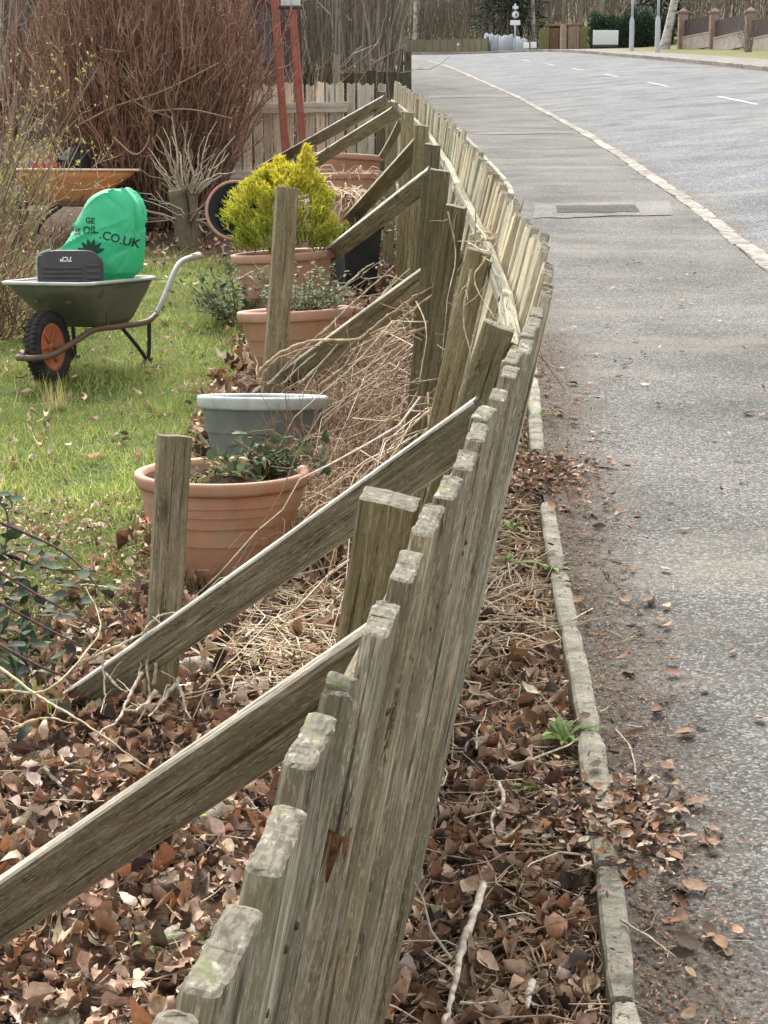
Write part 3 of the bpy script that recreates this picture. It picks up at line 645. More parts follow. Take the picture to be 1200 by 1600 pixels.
# pot lying on its side beside the stump
c = P(368, 328, 12.4); r = 0.225; o = empty('flower_pot', (c.x, c.y, c.z), 0, 'tipped over pot with its dark mouth towards the lawn', 'pot')
Mx = Matrix.Rotation(R(78), 4, 'X') @ Matrix.Rotation(R(0), 4, 'Y')
g = Geo(); lathe(g, [(0.001, -0.3), (r * 0.7, -0.3), (r * 0.94, -0.03), (r * 0.92, -0.01), (r * 0.68, -0.27), (0.001, -0.27)], 48, M=Mx); g.obj('body', M_black, o)
g = Geo(); lathe(g, [(r * 0.93, -0.05), (r, -0.05), (r * 1.02, -0.02), (r, 0.0), (r * 0.92, 0.0), (r * 0.91, -0.03)], 48, M=Mx); g.obj('rim', M_terra2, o)

# ------------------------------------------------------------------ wheelbarrows
M_traygreen = plain('green_grey_tray', (0.085, 0.095, 0.07), 0.5, 0.25, 6, 0.1, spec=0.4, dirt=((0.16, 0.15, 0.11), 0.6), dscale=5)
M_trayorange = plain('orange_tray', (0.62, 0.24, 0.09), 0.5, 0.2, 6, 0.1, spec=0.4, dirt=((0.32, 0.24, 0.14), 0.8), dscale=3)
M_rimgrey = plain('worn_tray_edge', (0.40, 0.41, 0.38), 0.6, 0.2, 15, 0.1)
M_rimorange = plain('pale_orange_edge', (0.70, 0.50, 0.37), 0.6, 0.2, 15, 0.1)
M_tube = plain('rusting_tube', (0.10, 0.075, 0.06), 0.55, 0.4, 18, 0.2, spec=0.4, dirt=((0.17, 0.07, 0.035), 0.8), dscale=12)
M_galv = plain('galvanised_handle', (0.36, 0.36, 0.35), 0.45, 0.25, 15, 0.15, spec=0.5, dirt=((0.18, 0.13, 0.10), 0.6), dscale=12)
M_tyre = plain('tyre_rubber', (0.022, 0.022, 0.021), 0.85, 0.4, 20, 0.3, dirt=((0.09, 0.08, 0.065), 0.5), dscale=9)
M_hub = plain('orange_wheel_rim', (0.50, 0.14, 0.06), 0.55, 0.2, 10, 0.1, dirt=((0.28, 0.16, 0.10), 0.7), dscale=9)
M_legs = plain('black_leg_paint', (0.02, 0.02, 0.02), 0.5, 0.3, 15, 0.1)
M_grip = plain('pinkish_grip', (0.42, 0.36, 0.34), 0.7, 0.3, 30, 0.3)
def barrow(label, org, ang, tray_mat, edge_mat, tube_mat, s=1.0):
    o = empty('wheelbarrow', org, ang, label, 'wheelbarrow'); o.scale = (s, s * 0.87, s); fz = lambda u: math.tan(TILT) * u * math.sin(ang)      # ground under the level barrow
    def loop(u0, u1, v, z, vf=None, n=6, tz=0.0):
        """rounded rectangle, clockwise"""
        vf = v if vf is None else vf; pts = []; r = 0.07
        for (cx, cy, a0) in ((u1 - r, v - r, 0), (u0 + r, vf - r, 90), (u0 + r, -vf + r, 180), (u1 - r, -v + r, 270)):
            for k in range(n): a = R(a0 + 90 * k / (n - 1)); pts.append((cx + r * math.cos(a), cy + r * math.sin(a), z + tz * (cx + r * math.cos(a))))
        return pts
    def shell(loops, name, mat, close=True):
        g = Geo(); n = len(loops[0]); V = np.array(loops).reshape(-1, 3); k = len(loops)
        i = np.arange(k - 1)[:, None] * n; a = np.arange(n)[None]; b = (a + 1) % n
        g.add(V, np.stack(np.broadcast_arrays(i + a, i + b, i + n + b, i + n + a), -1).reshape(-1, 4))
        if close: g.f.append((np.array([list(range(n))[::-1]]), 0)); 
        return g, n
    out = [loop(0.22, 0.56, 0.19, 0.265, 0.16), loop(0.17, 0.595, 0.215, 0.30, 0.175), loop(0.0, 0.66, 0.275, 0.435, 0.24), loop(-0.06, 0.685, 0.295, 0.495, 0.27)]
    inn = [loop(-0.055, 0.68, 0.29, 0.495, 0.265), loop(0.005, 0.655, 0.27, 0.435, 0.235), loop(0.175, 0.59, 0.21, 0.305, 0.17), loop(0.225, 0.555, 0.185, 0.272, 0.155)]
    g, n = shell(out + inn, 'tray', tray_mat); g.f.append((np.array([[7 * n + q for q in range(n)]]), 0)); g.obj('tray', tray_mat, o)
    g = Geo(); rim = np.array(loop(-0.068, 0.693, 0.303, 0.496, 0.278)); rim = np.vstack([rim, rim[:2]]); tubes(g, rim[None], np.full((1, len(rim)), 0.0095), 7); g.obj('rim', edge_mat, o)
    for sgn in (-1, 1):
        q = [(-0.255, 0, .15), (-0.24, .055, .15), (-0.12, .085, .155), (0.10, .105, .21), (0.23, .14, .252), (0.40, .20, .258), (0.60, .262, .268), (0.70, .275, .30), (0.80, .285, .40), (0.93, .29, .53), (1.02, .29, .57), (1.14, .29, .585)]
        q = [(a, sgn * b, c) for a, b, c in q]
        g = Geo(); pipe(g, q[:8], 0.0155, 10, 40); g.obj('frame_tube', tube_mat, o)
        g = Geo(); pipe(g, q[7:], 0.0155, 10, 30); hd = g.obj('handle', M_galv, o)
        g = Geo(); pipe(g, [q[-1], tuple(np.array(q[-1]) + (0.10, 0, 0.008))], 0.0195, 10); g.obj('grip', M_grip, hd)
        g = Geo(); pipe(g, [(0.64, sgn * 0.262, 0.29), (0.645, sgn * 0.255, 0.15), (0.64, sgn * 0.25, fz(0.64))], 0.0125, 8, 12)
        pipe(g, [(0.42, sgn * 0.205, 0.25), (0.54, sgn * 0.23, 0.15), (0.635, sgn * 0.25, fz(0.635))], 0.011, 8, 12); pipe(g, [(0.60, sgn * 0.25, fz(0.60) + 0.008), (0.68, sgn * 0.25, fz(0.68) + 0.008)], 0.0125, 8); g.obj('leg', M_legs, o)
        g = Geo(); pipe(g, [(0.02, sgn * 0.09, 0.40), (0.12, sgn * 0.17, 0.41), (0.25, sgn * 0.195, 0.36), (0.33, sgn * 0.165, 0.26)], 0.011, 6, 16); g.obj('tray_stay', tube_mat, o)
    # wheel: axle along local y
    My = Matrix.Translation((0, 0, 0.18)) @ Matrix.Rotation(R(90), 4, 'X'); w = empty('wheel'); w.parent = o
    g = Geo(); prof = [(0.118, -0.032), (0.135, -0.044), (0.160, -0.043), (0.174, -0.030), (0.1795, -0.012), (0.1795, 0.012), (0.174, 0.030), (0.160, 0.043), (0.135, 0.044), (0.118, 0.032), (0.115, 0.0), (0.118, -0.032)]
    lathe(g, prof, 56, M=My)
    for k in range(44):                      # tread blocks
        a = 2 * math.pi * k / 44
        for sg in (-1, 1):
            Mb = My @ Matrix.Rotation(a + (0.07 if sg > 0 else 0), 4, 'Z') @ Matrix.Translation((0.1765, 0, sg * 0.02)); g.box((-0.006, -0.007, -0.014), (0.0055, 0.007, 0.014), M=Mb)
    g.obj('tyre', M_tyre, w)
    g = Geo(); lathe(g, [(0.001, -0.03), (0.022, -0.03), (0.024, -0.012), (0.085, -0.012), (0.098, -0.03), (0.118, -0.033), (0.121, -0.026), (0.119, 0.026), (0.118, 0.033), (0.098, 0.03), (0.085, 0.012), (0.024, 0.012), (0.022, 0.03), (0.001, 0.03)], 48, M=My)
    for k in range(6):
        a = 2 * math.pi * k / 6
        for sg in (-1, 1): g.box((0.02, -0.008, -0.004), (0.1, 0.008, 0.006), M=My @ Matrix.Rotation(a, 4, 'Z') @ Matrix.Translation((0, 0, sg * 0.016)))
    g.obj('rim', M_hub, w)
    g = Geo(); pipe(g, [(0, -0.085, 0.18), (0, 0.085, 0.18)], 0.008, 8); g.obj('axle', tube_mat, o)
    return o
c = G(82, 600, -0.1); ANG = R(72)
bar1 = barrow('green-grey wheelbarrow holding the green sack, on the grass', (c.x, c.y, float(zg(c.x, c.y)) - 0.004), ANG, M_traygreen, M_rimgrey, M_tube)
c2 = G(196, 374, -0.1); bar2 = barrow('orange wheelbarrow partly hidden by twigs beyond the green one', (c2.x, c2.y, float(zg(c2.x, c2.y))), R(198), M_trayorange, M_rimorange, M_tube, 1.3); bar2.scale.z = 1.16

# ------------------------------------------------------------------ loads in the barrows
def lump(name, base, outline, depth, mat, seed, crumple=0.012, n=64, parent=None, yaw=0.0, rows=None):
    """soft body: outline rows (z, x_left, x_right) with elliptical plan"""
    r = np.random.default_rng(seed); rows = smooth_path([(a, b, c) for a, b, c in outline], rows or 40); g = Geo(); V = []
    nc = 46; ca = r.uniform(0, 6.28, nc); cz = r.uniform(0, 0.55, nc); th = r.uniform(0, math.pi, nc); cw = r.uniform(0.004, 0.016, nc); cm = r.uniform(-1, 1, nc); ln_ = r.uniform(0.06, 0.2, nc)
    for z, xl, xr in rows:
        cx, hw = (xl + xr) / 2, (xr - xl) / 2; an = np.arange(n) / n * 2 * math.pi
        x = cx + hw * np.sign(np.cos(an)) * np.abs(np.cos(an)) ** 0.8; y = depth * (0.35 + 0.65 * min(1, hw / 0.2)) * np.sign(np.sin(an)) * np.abs(np.sin(an)) ** 0.8
        cr = np.zeros(n)
        for k in range(nc):               # sharp creases running every way across the skin
            da = ((an - ca[k] + math.pi) % (2 * math.pi) - math.pi) * 0.2; dz = z - cz[k]
            u_ = da * math.cos(th[k]) + dz * math.sin(th[k]); v_ = -da * math.sin(th[k]) + dz * math.cos(th[k])
            cr += cm[k] * np.exp(-np.abs(v_) / cw[k]) * np.exp(-(u_ / ln_[k]) ** 2)
        cr = cr * crumple
        V.append(np.stack([x + np.cos(an) * cr, y + np.sin(an) * cr, np.full(n, z) + cr * 0.5], -1))
    V = np.array(V); k = len(V); i = np.arange(k - 1)[:, None] * n; a = np.arange(n)[None]; b = (a + 1) % n
    g.add(V.reshape(-1, 3), np.stack(np.broadcast_arrays(i + a, i + b, i + n + b, i + n + a), -1).reshape(-1, 4))
    g.f.append((np.array([[(k - 1) * n + q for q in range(n)]]), 0)); g.f.append((np.array([list(range(n))[::-1]]), 0))
    return g
def on_surface(g, me_obj_verts, me_polys, pts2, off=0.002):
    """drop flat print (x,z) onto a body's camera side"""
    bv = BVHTree.FromPolygons(me_obj_verts, me_polys); out = []
    for x, z in pts2:
        h = bv.ray_cast(Vector((x, -2, z)), Vector((0, 1, 0)))
        out.append((x, h[0].y - off, z) if h[0] else None)
    return out
def text_mesh(body, size, shear=0.0, bold=0.0):
    cu = bpy.data.curves.new('lettering', 'FONT'); cu.body = body; cu.size = size; cu.align_x = 'CENTER'; cu.align_y = 'CENTER'; cu.shear = shear; cu.offset = bold; cu.resolution_u = 3
    o = bpy.data.objects.new('lettering', cu); C.objects.link(o)
    dg = bpy.context.evaluated_depsgraph_get(); me = bpy.data.meshes.new_from_object(o.evaluated_get(dg)); bpy.data.objects.remove(o)
    bm = bmesh.new(); bm.from_mesh(me); bmesh.ops.triangulate(bm, faces=bm.faces)
    for _ in range(2): bmesh.ops.subdivide_edges(bm, edges=[e for e in bm.edges if e.calc_length() > size * 0.12], cuts=1)
    bmesh.ops.triangulate(bm, faces=bm.faces)
    v = np.array([p.co[:2] for p in bm.verts]); f = np.array([[p.index for p in q.verts] for q in bm.faces]); bm.free(); return v, f
def split_letters(v, f, name, mat, parent):
    lab = np.arange(len(v))
    while True:
        m = lab[f].min(1); new = lab.copy()
        for k in range(3): np.minimum.at(new, f[:, k], m)
        if (new == lab).all(): break
        lab = new
    for q in np.unique(lab[f[:, 0]]):
        ff = f[lab[f[:, 0]] == q]; ids, inv = np.unique(ff, return_inverse=True); g = Geo(); g.add(v[ids], inv.reshape(-1, 3)); g.obj(name, mat, parent, smooth=False)
def print_on(vs, polys, v, f, cx, cz, rot, name, mat, parent, off=0.0025):
    c_, s_ = math.cos(rot), math.sin(rot); p2 = np.stack([v[:, 0] * c_ - v[:, 1] * s_ + cx, v[:, 0] * s_ + v[:, 1] * c_ + cz], -1)
    pt = on_surface(None, vs, polys, p2, off); ok = np.array([q is not None for q in pt])
    keep = f[ok[f].all(1)]
    if len(keep) == 0: return
    split_letters(np.array([q if q else (0, 0, 0) for q in pt]), keep, name, mat, parent)
M_sack = plain('green_plastic_sack', (0.06, 0.50, 0.27), 0.36, 0.2, 7, 0.5, spec=0.5, bscale=16)
_t = M_sack.node_tree; _tr = _t.nodes.new('ShaderNodeBsdfTranslucent'); _tr.inputs[0].default_value = (0.08, 0.62, 0.34, 1); _mx = _t.nodes.new('ShaderNodeMixShader'); _mx.inputs[0].default_value = 0.3
_t.links.new(_t.nodes['Principled BSDF'].outputs[0], _mx.inputs[1]); _t.links.new(_tr.outputs[0], _mx.inputs[2]); _t.links.new(_mx.outputs[0], _t.nodes['Material Output'].inputs['Surface'])
M_ink = plain('dark_green_ink', (0.01, 0.05, 0.035), 0.5, 0.1, 10, 0.0)
M_grey = plain('charcoal_plastic', (0.05, 0.052, 0.057), 0.5, 0.15, 20, 0.08, spec=0.4, dirt=((0.12, 0.12, 0.11), 0.35), dscale=8)
M_inkw = plain('white_print', (0.8, 0.8, 0.8), 0.6, 0.05, 10, 0.0)
zs_ = 8.5; sc = zs_ / F
c = P(160, 432, zs_); sk = empty('sack', (c.x, c.y + 0.05, c.z - 0.12), 0, 'shiny green plastic sack with dark lettering in the green-grey wheelbarrow', 'sack')
X = lambda px: (px - 160) * sc
Z = lambda py: (432 - py) * sc / 0.95 + 0.12
g = lump('sack', None, [(0.0, X(132), X(190)), (Z(437), X(112), X(205)), (Z(425), X(90), X(219)), (Z(400), X(93), X(224)), (Z(375), X(108), X(226)), (Z(350), X(122), X(226)), (Z(330), X(133), X(222)), (Z(318), X(143), X(214)), (Z(309), X(160), X(203)), (Z(306), X(172), X(193))], 0.13, M_sack, 5, 0.024, 120, rows=80)
sv_ = [Vector(p) for p in np.concatenate(g.v)]; sp_ = [list(map(int, r)) for f, m in g.f for r in f]
g.obj('bag', M_sack, sk)
for txt, size, px, py, rot, sh in (('GE', 0.04, 146, 352, -8, 0), ('at OIL', 0.052, 138, 366, 3, 0), ('.CO.UK', 0.06, 191, 379, -15, 0)):
    v, f = text_mesh(txt, size, sh, 0.0015); print_on(sv_, sp_, v, f, X(px), Z(py), R(rot), 'letter', M_ink, sk)
lf = []
for a in (-70, -40, -12, 15, 45, 72):
    t = np.linspace(0, 1, 7); w_ = 0.012 * np.sin(np.pi * t) ** 0.8; L_ = 0.075; cx_ = np.sin(R(a)) * t * L_; cz_ = np.cos(R(a)) * t * L_; nx, nz_ = math.cos(R(a)), -math.sin(R(a))
    v = np.concatenate([np.stack([cx_ + nx * w_, cz_ + nz_ * w_], -1), np.stack([cx_ - nx * w_, cz_ - nz_ * w_], -1)]); f = np.array([[i, i + 1, i + 8] for i in range(6)] + [[i, i + 8, i + 7] for i in range(6)])
    print_on(sv_, sp_, v, f, X(147), Z(399), 0, 'leaf_print', M_ink, sk)
# tool case, standing upside down in front of the sack
zt = 8.28; c = P(111, 434, zt); tb = empty('tool_case', (c.x, c.y, c.z - 0.1), R(8), 'dark grey ridged plastic tool case in front of the green sack', 'tool case')
w = 50 / F * zt; g = Geo(); H = 0.10 + 42 / F * zt
bm = bmesh.new(); out = [(-w, 0), (w, 0), (w, H * 0.78), (w * 0.72, H * 0.97), (w * 0.5, H), (-w * 0.55, H), (-w * 0.92, H * 0.93), (-w, H * 0.8)]
vf = [bm.verts.new((x, -0.06, z)) for x, z in out]; fc = bm.faces.new(vf); ex = bmesh.ops.extrude_face_region(bm, geom=[fc]); bmesh.ops.translate(bm, verts=[q for q in ex['geom'] if isinstance(q, bmesh.types.BMVert)], vec=(0, 0.12, 0))
bmesh.ops.recalc_face_normals(bm, faces=bm.faces); bmesh.ops.bevel(bm, geom=bm.edges[:], offset=0.008, segments=2, affect='EDGES'); g.bm(bm); g.obj('shell', M_grey, tb, smooth=False)
for k in range(4):
    g = Geo(); g.box((-w * 0.88, -0.0665, H * 0.62 - k * 0.022), (w * 0.35, -0.0595, H * 0.62 - k * 0.022 + 0.012), bev=0.003); g.obj('ridge', M_grey, tb)
for k in range(3):
    g = Geo(); g.box((w * 0.5, -0.0665, H * 0.66 - k * 0.03), (w * 0.9, -0.0595, H * 0.66 - k * 0.03 + 0.014), bev=0.003); g.obj('ridge', M_grey, tb)
v, f = text_mesh('TCP', 0.032, 0.3, 0.001); split_letters(np.stack([-v[:, 0] - w * 0.1, np.full(len(v), -0.0625), -v[:, 1] + H * 0.83], -1), f, 'letter', M_inkw, tb)
g = Geo(); pipe(g, [(-w * 0.98, -0.03, H * 0.2), (-w * 1.03, -0.03, H * 0.6), (-w * 0.98, -0.03, H * 0.9), (-w * 0.6, -0.03, H * 1.02)], 0.006, 6); g.obj('trim', M_rimgrey, tb)
# red and black things in the orange barrow
M_red = plain('red_plastic', (0.42, 0.03, 0.05), 0.45, 0.2, 10, 0.1, spec=0.4)
c = P(72, 268, 14.1); o = empty('fuel_can', (c.x, c.y, c.z - 0.05), R(10), 'bright red plastic can in the orange wheelbarrow', 'can')
g = Geo(); g.box((-0.12, -0.07, 0), (0.11, 0.07, 0.13), bev=0.025); g.obj('body', M_red, o)
g = Geo(); pipe(g, [(-0.07, 0, 0.12), (-0.06, 0, 0.165), (0.04, 0, 0.165), (0.06, 0, 0.12)], 0.011, 8); g.obj('handle', M_red, o); g = Geo(); pipe(g, [(0.09, 0, 0.12), (0.1, 0, 0.16)], 0.018, 10); g.obj('cap', M_black, o)
c = P(118, 262, 14.15); o = empty('helmet', (c.x, c.y, c.z - 0.04), R(-15), 'shiny black rounded helmet resting in the orange wheelbarrow', 'helmet')
g = Geo(); lathe(g, [(0.10, 0), (0.118, 0.03), (0.122, 0.08), (0.108, 0.14), (0.075, 0.185), (0.03, 0.205), (0.001, 0.208)], 40, wob=0.06); g.obj('shell', M_black, o)
g = Geo(); lathe(g, [(0.119, 0.09), (0.127, 0.092), (0.127, 0.108), (0.117, 0.112)], 40, wob=0.06); g.obj('trim', M_legs, o)
g = Geo(); pipe(g, [(-0.06, -0.05, 0.19), (-0.03, -0.06, 0.225), (0.04, -0.055, 0.225), (0.07, -0.04, 0.19)], 0.01, 8); g.obj('strap', M_legs, o)

# ------------------------------------------------------------------ plants
M_leaf = tinted('plant_leaves', 1.0, 0.65, 0.25, 60, trans=0.25, spec=0.2)
M_dry = tinted('dead_stems', 1.0, 0.85, 0.3, 80, spec=0.1)
M_bark = tinted('shrub_bark', 1.0, 0.85, 0.35, 70, spec=0.1)
def canes(base, r0, n, length, spread, k=7, up=1.0, droop=0.0, jit=0.03, az=None):
    """n curved canes leaving a disc of radius r0; returns (n,k,3)"""
    a = U(0, 2 * math.pi, n) if az is None else az; rr = r0 * np.sqrt(U(0, 1, n))
    b = np.stack([np.cos(a) * rr, np.sin(a) * rr, np.zeros(n)], -1) + np.array(base)
    L = np.asarray(length); sp = np.asarray(spread); t = np.linspace(0, 1, k)
    dirx = np.cos(a + U(-0.5, 0.5, n)); diry = np.sin(a + U(-0.5, 0.5, n))
    hor = (sp[:, None] * t ** 1.3); ver = L[:, None] * up * t - droop * L[:, None] * t ** 2.2
    p = b[:, None] + np.stack([dirx[:, None] * hor, diry[:, None] * hor, ver], -1)
    w = np.cumsum(rng.normal(0, 1, (n, k, 3)), 1) * jit; w[:, 0] = 0
    return p + w
def side_twigs(Pt, per, length, k=4, up=0.5, ang=0.8, tmin=0.25):
    """twigs leaving along canes"""
    N, K, _ = Pt.shape; m = N * per; i = np.repeat(np.arange(N), per); t = U(tmin, 0.98, m) * (K - 1); j = np.minimum(t.astype(int), K - 2); u = (t - j)[:, None]
    b = Pt[i, j] * (1 - u) + Pt[i, j + 1] * u; d = norm(Pt[i, j + 1] - Pt[i, j])
    v = norm(d + rng.normal(0, ang, (m, 3)) + np.array([0, 0, up])); L = length * U(0.4, 1.2, m)
    tt = np.linspace(0, 1, k)[None, :, None]
    p = b[:, None] + v[:, None] * L[:, None, None] * tt + np.array([0, 0, 1]) * (L[:, None, None] * 0.25 * tt ** 2) + np.cumsum(rng.normal(0, 0.04, (m, k, 3)), 1) * L[:, None, None] * np.minimum(tt * 3, 1)
    return p
def taper(n, k, a, b): return np.linspace(1, 0, k)[None] * (np.broadcast_to(a, (n,)) - b)[:, None] + b
RED = [(0.25, 0.14, 0.098), (0.20, 0.11, 0.078), (0.31, 0.19, 0.135), (0.15, 0.088, 0.065)]
TAN = [(0.30, 0.225, 0.15), (0.22, 0.165, 0.115), (0.38, 0.30, 0.21), (0.15, 0.11, 0.08)]
STRAW = [(0.52, 0.43, 0.30), (0.42, 0.33, 0.22), (0.60, 0.52, 0.40), (0.33, 0.24, 0.16)]

# big red-brown multi-stemmed shrub
c = G(240, 352, -0.1); sh = empty('shrub', c, 0, 'huge leafless red-brown shrub of upright stems behind the wheelbarrows', 'shrub')
n = 700; g = Geo(); rr = U(0, 1, n) ** 0.7; L = 2.9 * (1 - 0.5 * rr ** 2) * U(0.6, 1.05, n); pc = canes((0, 0, -0.02), 0.5, n, L, rr * 0.82, 8, jit=0.03)
tubes(g, pc, taper(n, 8, U(0.008, 0.016, n), 0.003), 4, pick(RED, n)); g.obj('stems', M_bark, sh)
g = Geo(); tw = side_twigs(pc, 32, 0.20, 5, 0.6, 0.7, 0.12); tubes(g, tw, taper(len(tw), 5, 0.0038, 0.0016), 3, pick(RED + [(0.36, 0.24, 0.17), (0.30, 0.195, 0.14), (0.44, 0.32, 0.24), (0.32, 0.20, 0.14)], len(tw)))
tw2 = side_twigs(pc[:400], 5, 0.22, 4, 0.0, 1.1, 0.02); tubes(g, tw2, taper(len(tw2), 4, 0.003, 0.001), 3, pick(TAN + RED, len(tw2))); o = g.obj('twigs', M_bark, sh); o['kind'] = 'stuff'
g = Geo(); m = 2600; q = tw[rng.integers(0, len(tw), m), rng.integers(1, 5, m)]; leaves(g, q, rng.normal(0, 1, (m, 3)) + (0, 0, 0.6), rng.normal(0, 1, (m, 3)), U(0.02, 0.05, m), U(0.006, 0.014, m), pick([(0.34, 0.22, 0.15), (0.26, 0.15, 0.10), (0.42, 0.30, 0.22)], m), nu=3, nv=2); o = g.obj('dead_leaves', M_leaf, sh); o['kind'] = 'stuff'
g = Geo(); loops_ = [[(0.3, -0.9, 0.9), (0.05, -0.95, 1.0), (-0.1, -0.92, 1.15), (0.02, -0.95, 1.3)], [(-0.5, -0.8, 0.85), (-0.15, -0.95, 1.0), (0.25, -1.0, 1.12), (0.7, -0.9, 1.35)], [(-0.2, -0.9, 0.75), (0.0, -0.98, 0.6), (0.12, -1.0, 0.75), (0.05, -0.95, 0.95)], [(0.1, -0.95, 0.95), (0.45, -0.95, 0.97), (0.8, -0.85, 0.9)]]
for q in loops_: pipe(g, q, [0.009, 0.004], 5, 18, col=(0.36, 0.26, 0.17))
g.obj('loose_canes', M_dry, sh)

# budding twiggy shrubs at the left edge
def bud_shrub(label, px, py, n, hgt, spr, buds, cols, leancol=None, lx=0.0):
    c = G(px, py, -0.1); o = empty('shrub', c, 0, label, 'shrub', ); g = Geo()
    pc = canes((0, 0, -0.02), 0.3, n, U(0.5, 1.1, n) * hgt, U(0.1, 1, n) * spr, 7, jit=0.035); pc[..., 0] += (np.linspace(0, 1, 7) ** 1.4 * lx)[None]
    tubes(g, pc, taper(n, 7, U(0.005, 0.009, n), 0.002), 4, pick(cols, n)); tw = side_twigs(pc, 7, 0.3, 5, 0.4, 0.8); tubes(g, tw, taper(len(tw), 5, 0.0032, 0.0012), 3, pick(cols, len(tw))); g.obj('stems', M_bark, o)
    if buds:
        g = Geo(); q = tw[rng.integers(0, len(tw), buds), rng.integers(2, 5, buds)] + rng.normal(0, 0.006, (buds, 3)); leaves(g, q, rng.normal(0, 0.7, (buds, 3)) + (0, 0, 1), rng.normal(0, 1, (buds, 3)), U(0.012, 0.03, buds), U(0.008, 0.016, buds), pick([(0.36, 0.38, 0.10), (0.28, 0.30, 0.09), (0.44, 0.42, 0.16)], buds), nu=3, nv=2); k = g.obj('buds', M_leaf, o); k['kind'] = 'stuff'
    return o
bud_shrub('twiggy shrub with yellow-green buds at the left edge, beside the orange wheelbarrow', -50, 455, 60, 1.3, 0.6, 2600, TAN, lx=0.35)
bud_shrub('low tangle of bare tan twigs in front of the orange wheelbarrow', -10, 520, 75, 0.5, 0.4, 150, TAN + RED, lx=0.25)
bud_shrub('tall pale-stemmed shrub behind the budding one, top left corner', -20, 330, 60, 2.6, 0.7, 200, [(0.42, 0.36, 0.28), (0.30, 0.25, 0.19), (0.34, 0.16, 0.14)], lx=0.1)
bud_shrub('thin bare shrub with grey twigs right of the red-brown shrub', 395, 300, 40, 1.25, 0.6, 200, TAN, lx=0.1)
bud_shrub('bare tan saplings in front of the pale return fence', 470, 262, 22, 1.5, 0.45, 60, [(0.34, 0.29, 0.22), (0.22, 0.17, 0.12)], lx=0.1)
bud_shrub('leafless whippy saplings by the fence corner', 575, 225, 14, 1.25, 0.3, 20, [(0.42, 0.37, 0.29), (0.28, 0.23, 0.17)], lx=0.0)

# pollarded stump
M_stump = plain('stump_bark', (0.17, 0.14, 0.095), 0.9, 0.4, 18, 0.8, spec=0.1, dirt=((0.12, 0.13, 0.06), 0.6), dscale=9)
M_cut = plain('sawn_wood', (0.48, 0.42, 0.32), 0.85, 0.2, 40, 0.3, spec=0.1)
c = G(290, 384, -0.1); st = empty('tree_stump', c, 0, 'pollarded stump with sawn tops and thin pale shoots, behind the lawn', 'stump')
g = Geo(); pipe(g, [(0.03, 0, -0.05), (0.0, 0, 0.06), (-0.03, 0, 0.25), (-0.06, 0, 0.44)], [0.115, 0.085, 0.075, 0.08], 14, 14); pipe(g, [(0.06, -0.02, -0.05), (0.09, -0.02, 0.12), (0.075, -0.02, 0.30), (0.06, 0, 0.48)], [0.07, 0.042, 0.038, 0.05], 10, 14); g.obj('trunk', M_stump, st)
for x, z, r in ((-0.085, 0.447, 0.04), (-0.03, 0.452, 0.036)):
    g = Geo(); lathe(g, [(r, -0.05), (r, 0.0), (r * 0.5, 0.006), (0.001, 0.007)], 16, M=Matrix.Translation((x, -0.03, z)) @ Matrix.Rotation(R(25), 4, 'X')); g.obj('sawn_top', M_cut, st)
g = Geo(); n = 46; pc = canes((0.03, -0.01, 0.42), 0.09, n, U(0.1, 0.55, n), U(0.05, 0.4, n), 6, jit=0.02); tubes(g, pc, taper(n, 6, 0.009, 0.003), 5, pick([(0.40, 0.34, 0.25), (0.30, 0.25, 0.18), (0.50, 0.44, 0.34)], n))
n = 16; pc = canes((0.05, -0.03, 0.2), 0.05, n, U(-0.05, 0.25, n), U(0.2, 0.4, n), 6, jit=0.025); tubes(g, pc, taper(n, 6, 0.008, 0.003), 5, pick([(0.46, 0.42, 0.36), (0.36, 0.31, 0.25)], n)); g.obj('shoots', M_bark, st)

# golden conifer
o, c, r, h = pot_con
cf = empty('conifer', (c.x, c.y, c.z - 0.03), 0, 'small golden-green conifer growing in the faded terracotta pot', 'conifer')
cone = []; n = 3000
nk = 170; kh = U(0, 1, nk) ** 0.9; ka = U(0, 2 * math.pi, nk); ki = rng.integers(0, nk, n); hh = np.clip(kh[ki] + rng.normal(0, 0.045, n), 0, 1); an = ka[ki] + rng.normal(0, 0.13, n); Rm = np.interp(hh, [0, 0.12, 0.45, 0.75, 1.0], [0.26, 0.31, 0.31, 0.25, 0.08]) * (1 + 0.16 * np.sin(an * 3 + hh * 9) + 0.10 * np.sin(an * 7 + 1)); rr = Rm * U(0.55, 1.0, n) ** 0.5
pos = np.stack([np.cos(an) * rr - 0.02, np.sin(an) * rr, hh * 0.46 + 0.02], -1)
n2 = 420; h2 = U(0, 1, n2); a2 = U(0, 6.28, n2); r2 = np.interp(h2, [0, 0.5, 1], [0.10, 0.055, 0.008]) * U(0.5, 1, n2); pos = np.concatenate([pos, np.stack([0.10 + np.cos(a2) * r2, np.sin(a2) * r2, 0.36 + h2 * 0.24], -1), np.stack([-0.03 + np.cos(a2) * r2 * 1.2, np.sin(a2) * r2, 0.36 + h2 * 0.17], -1)])
n = len(pos); outd = norm(np.stack([pos[:, 0], pos[:, 1], np.full(n, 0.05)], -1)); dirs = norm(outd * U(0.3, 0.9, n)[:, None] + np.array([0, 0, 1.0]) + rng.normal(0, 0.25, (n, 3)))
g = Geo(); pc = pos[:, None] + dirs[:, None] * (np.linspace(0, 1, 3)[None, :, None] * U(0.04, 0.075, n)[:, None, None])
shade = np.clip(pos[:, 2] / 0.55 + rng.normal(0, 0.26, n), 0, 1)[:, None]; tip = np.array([0.78, 0.68, 0.08]) * shade + np.array([0.24, 0.32, 0.05]) * (1 - shade)
tubes(g, pc, taper(n, 3, 0.004, 0.0015), 3, tip * U(0.75, 1.15, n)[:, None])
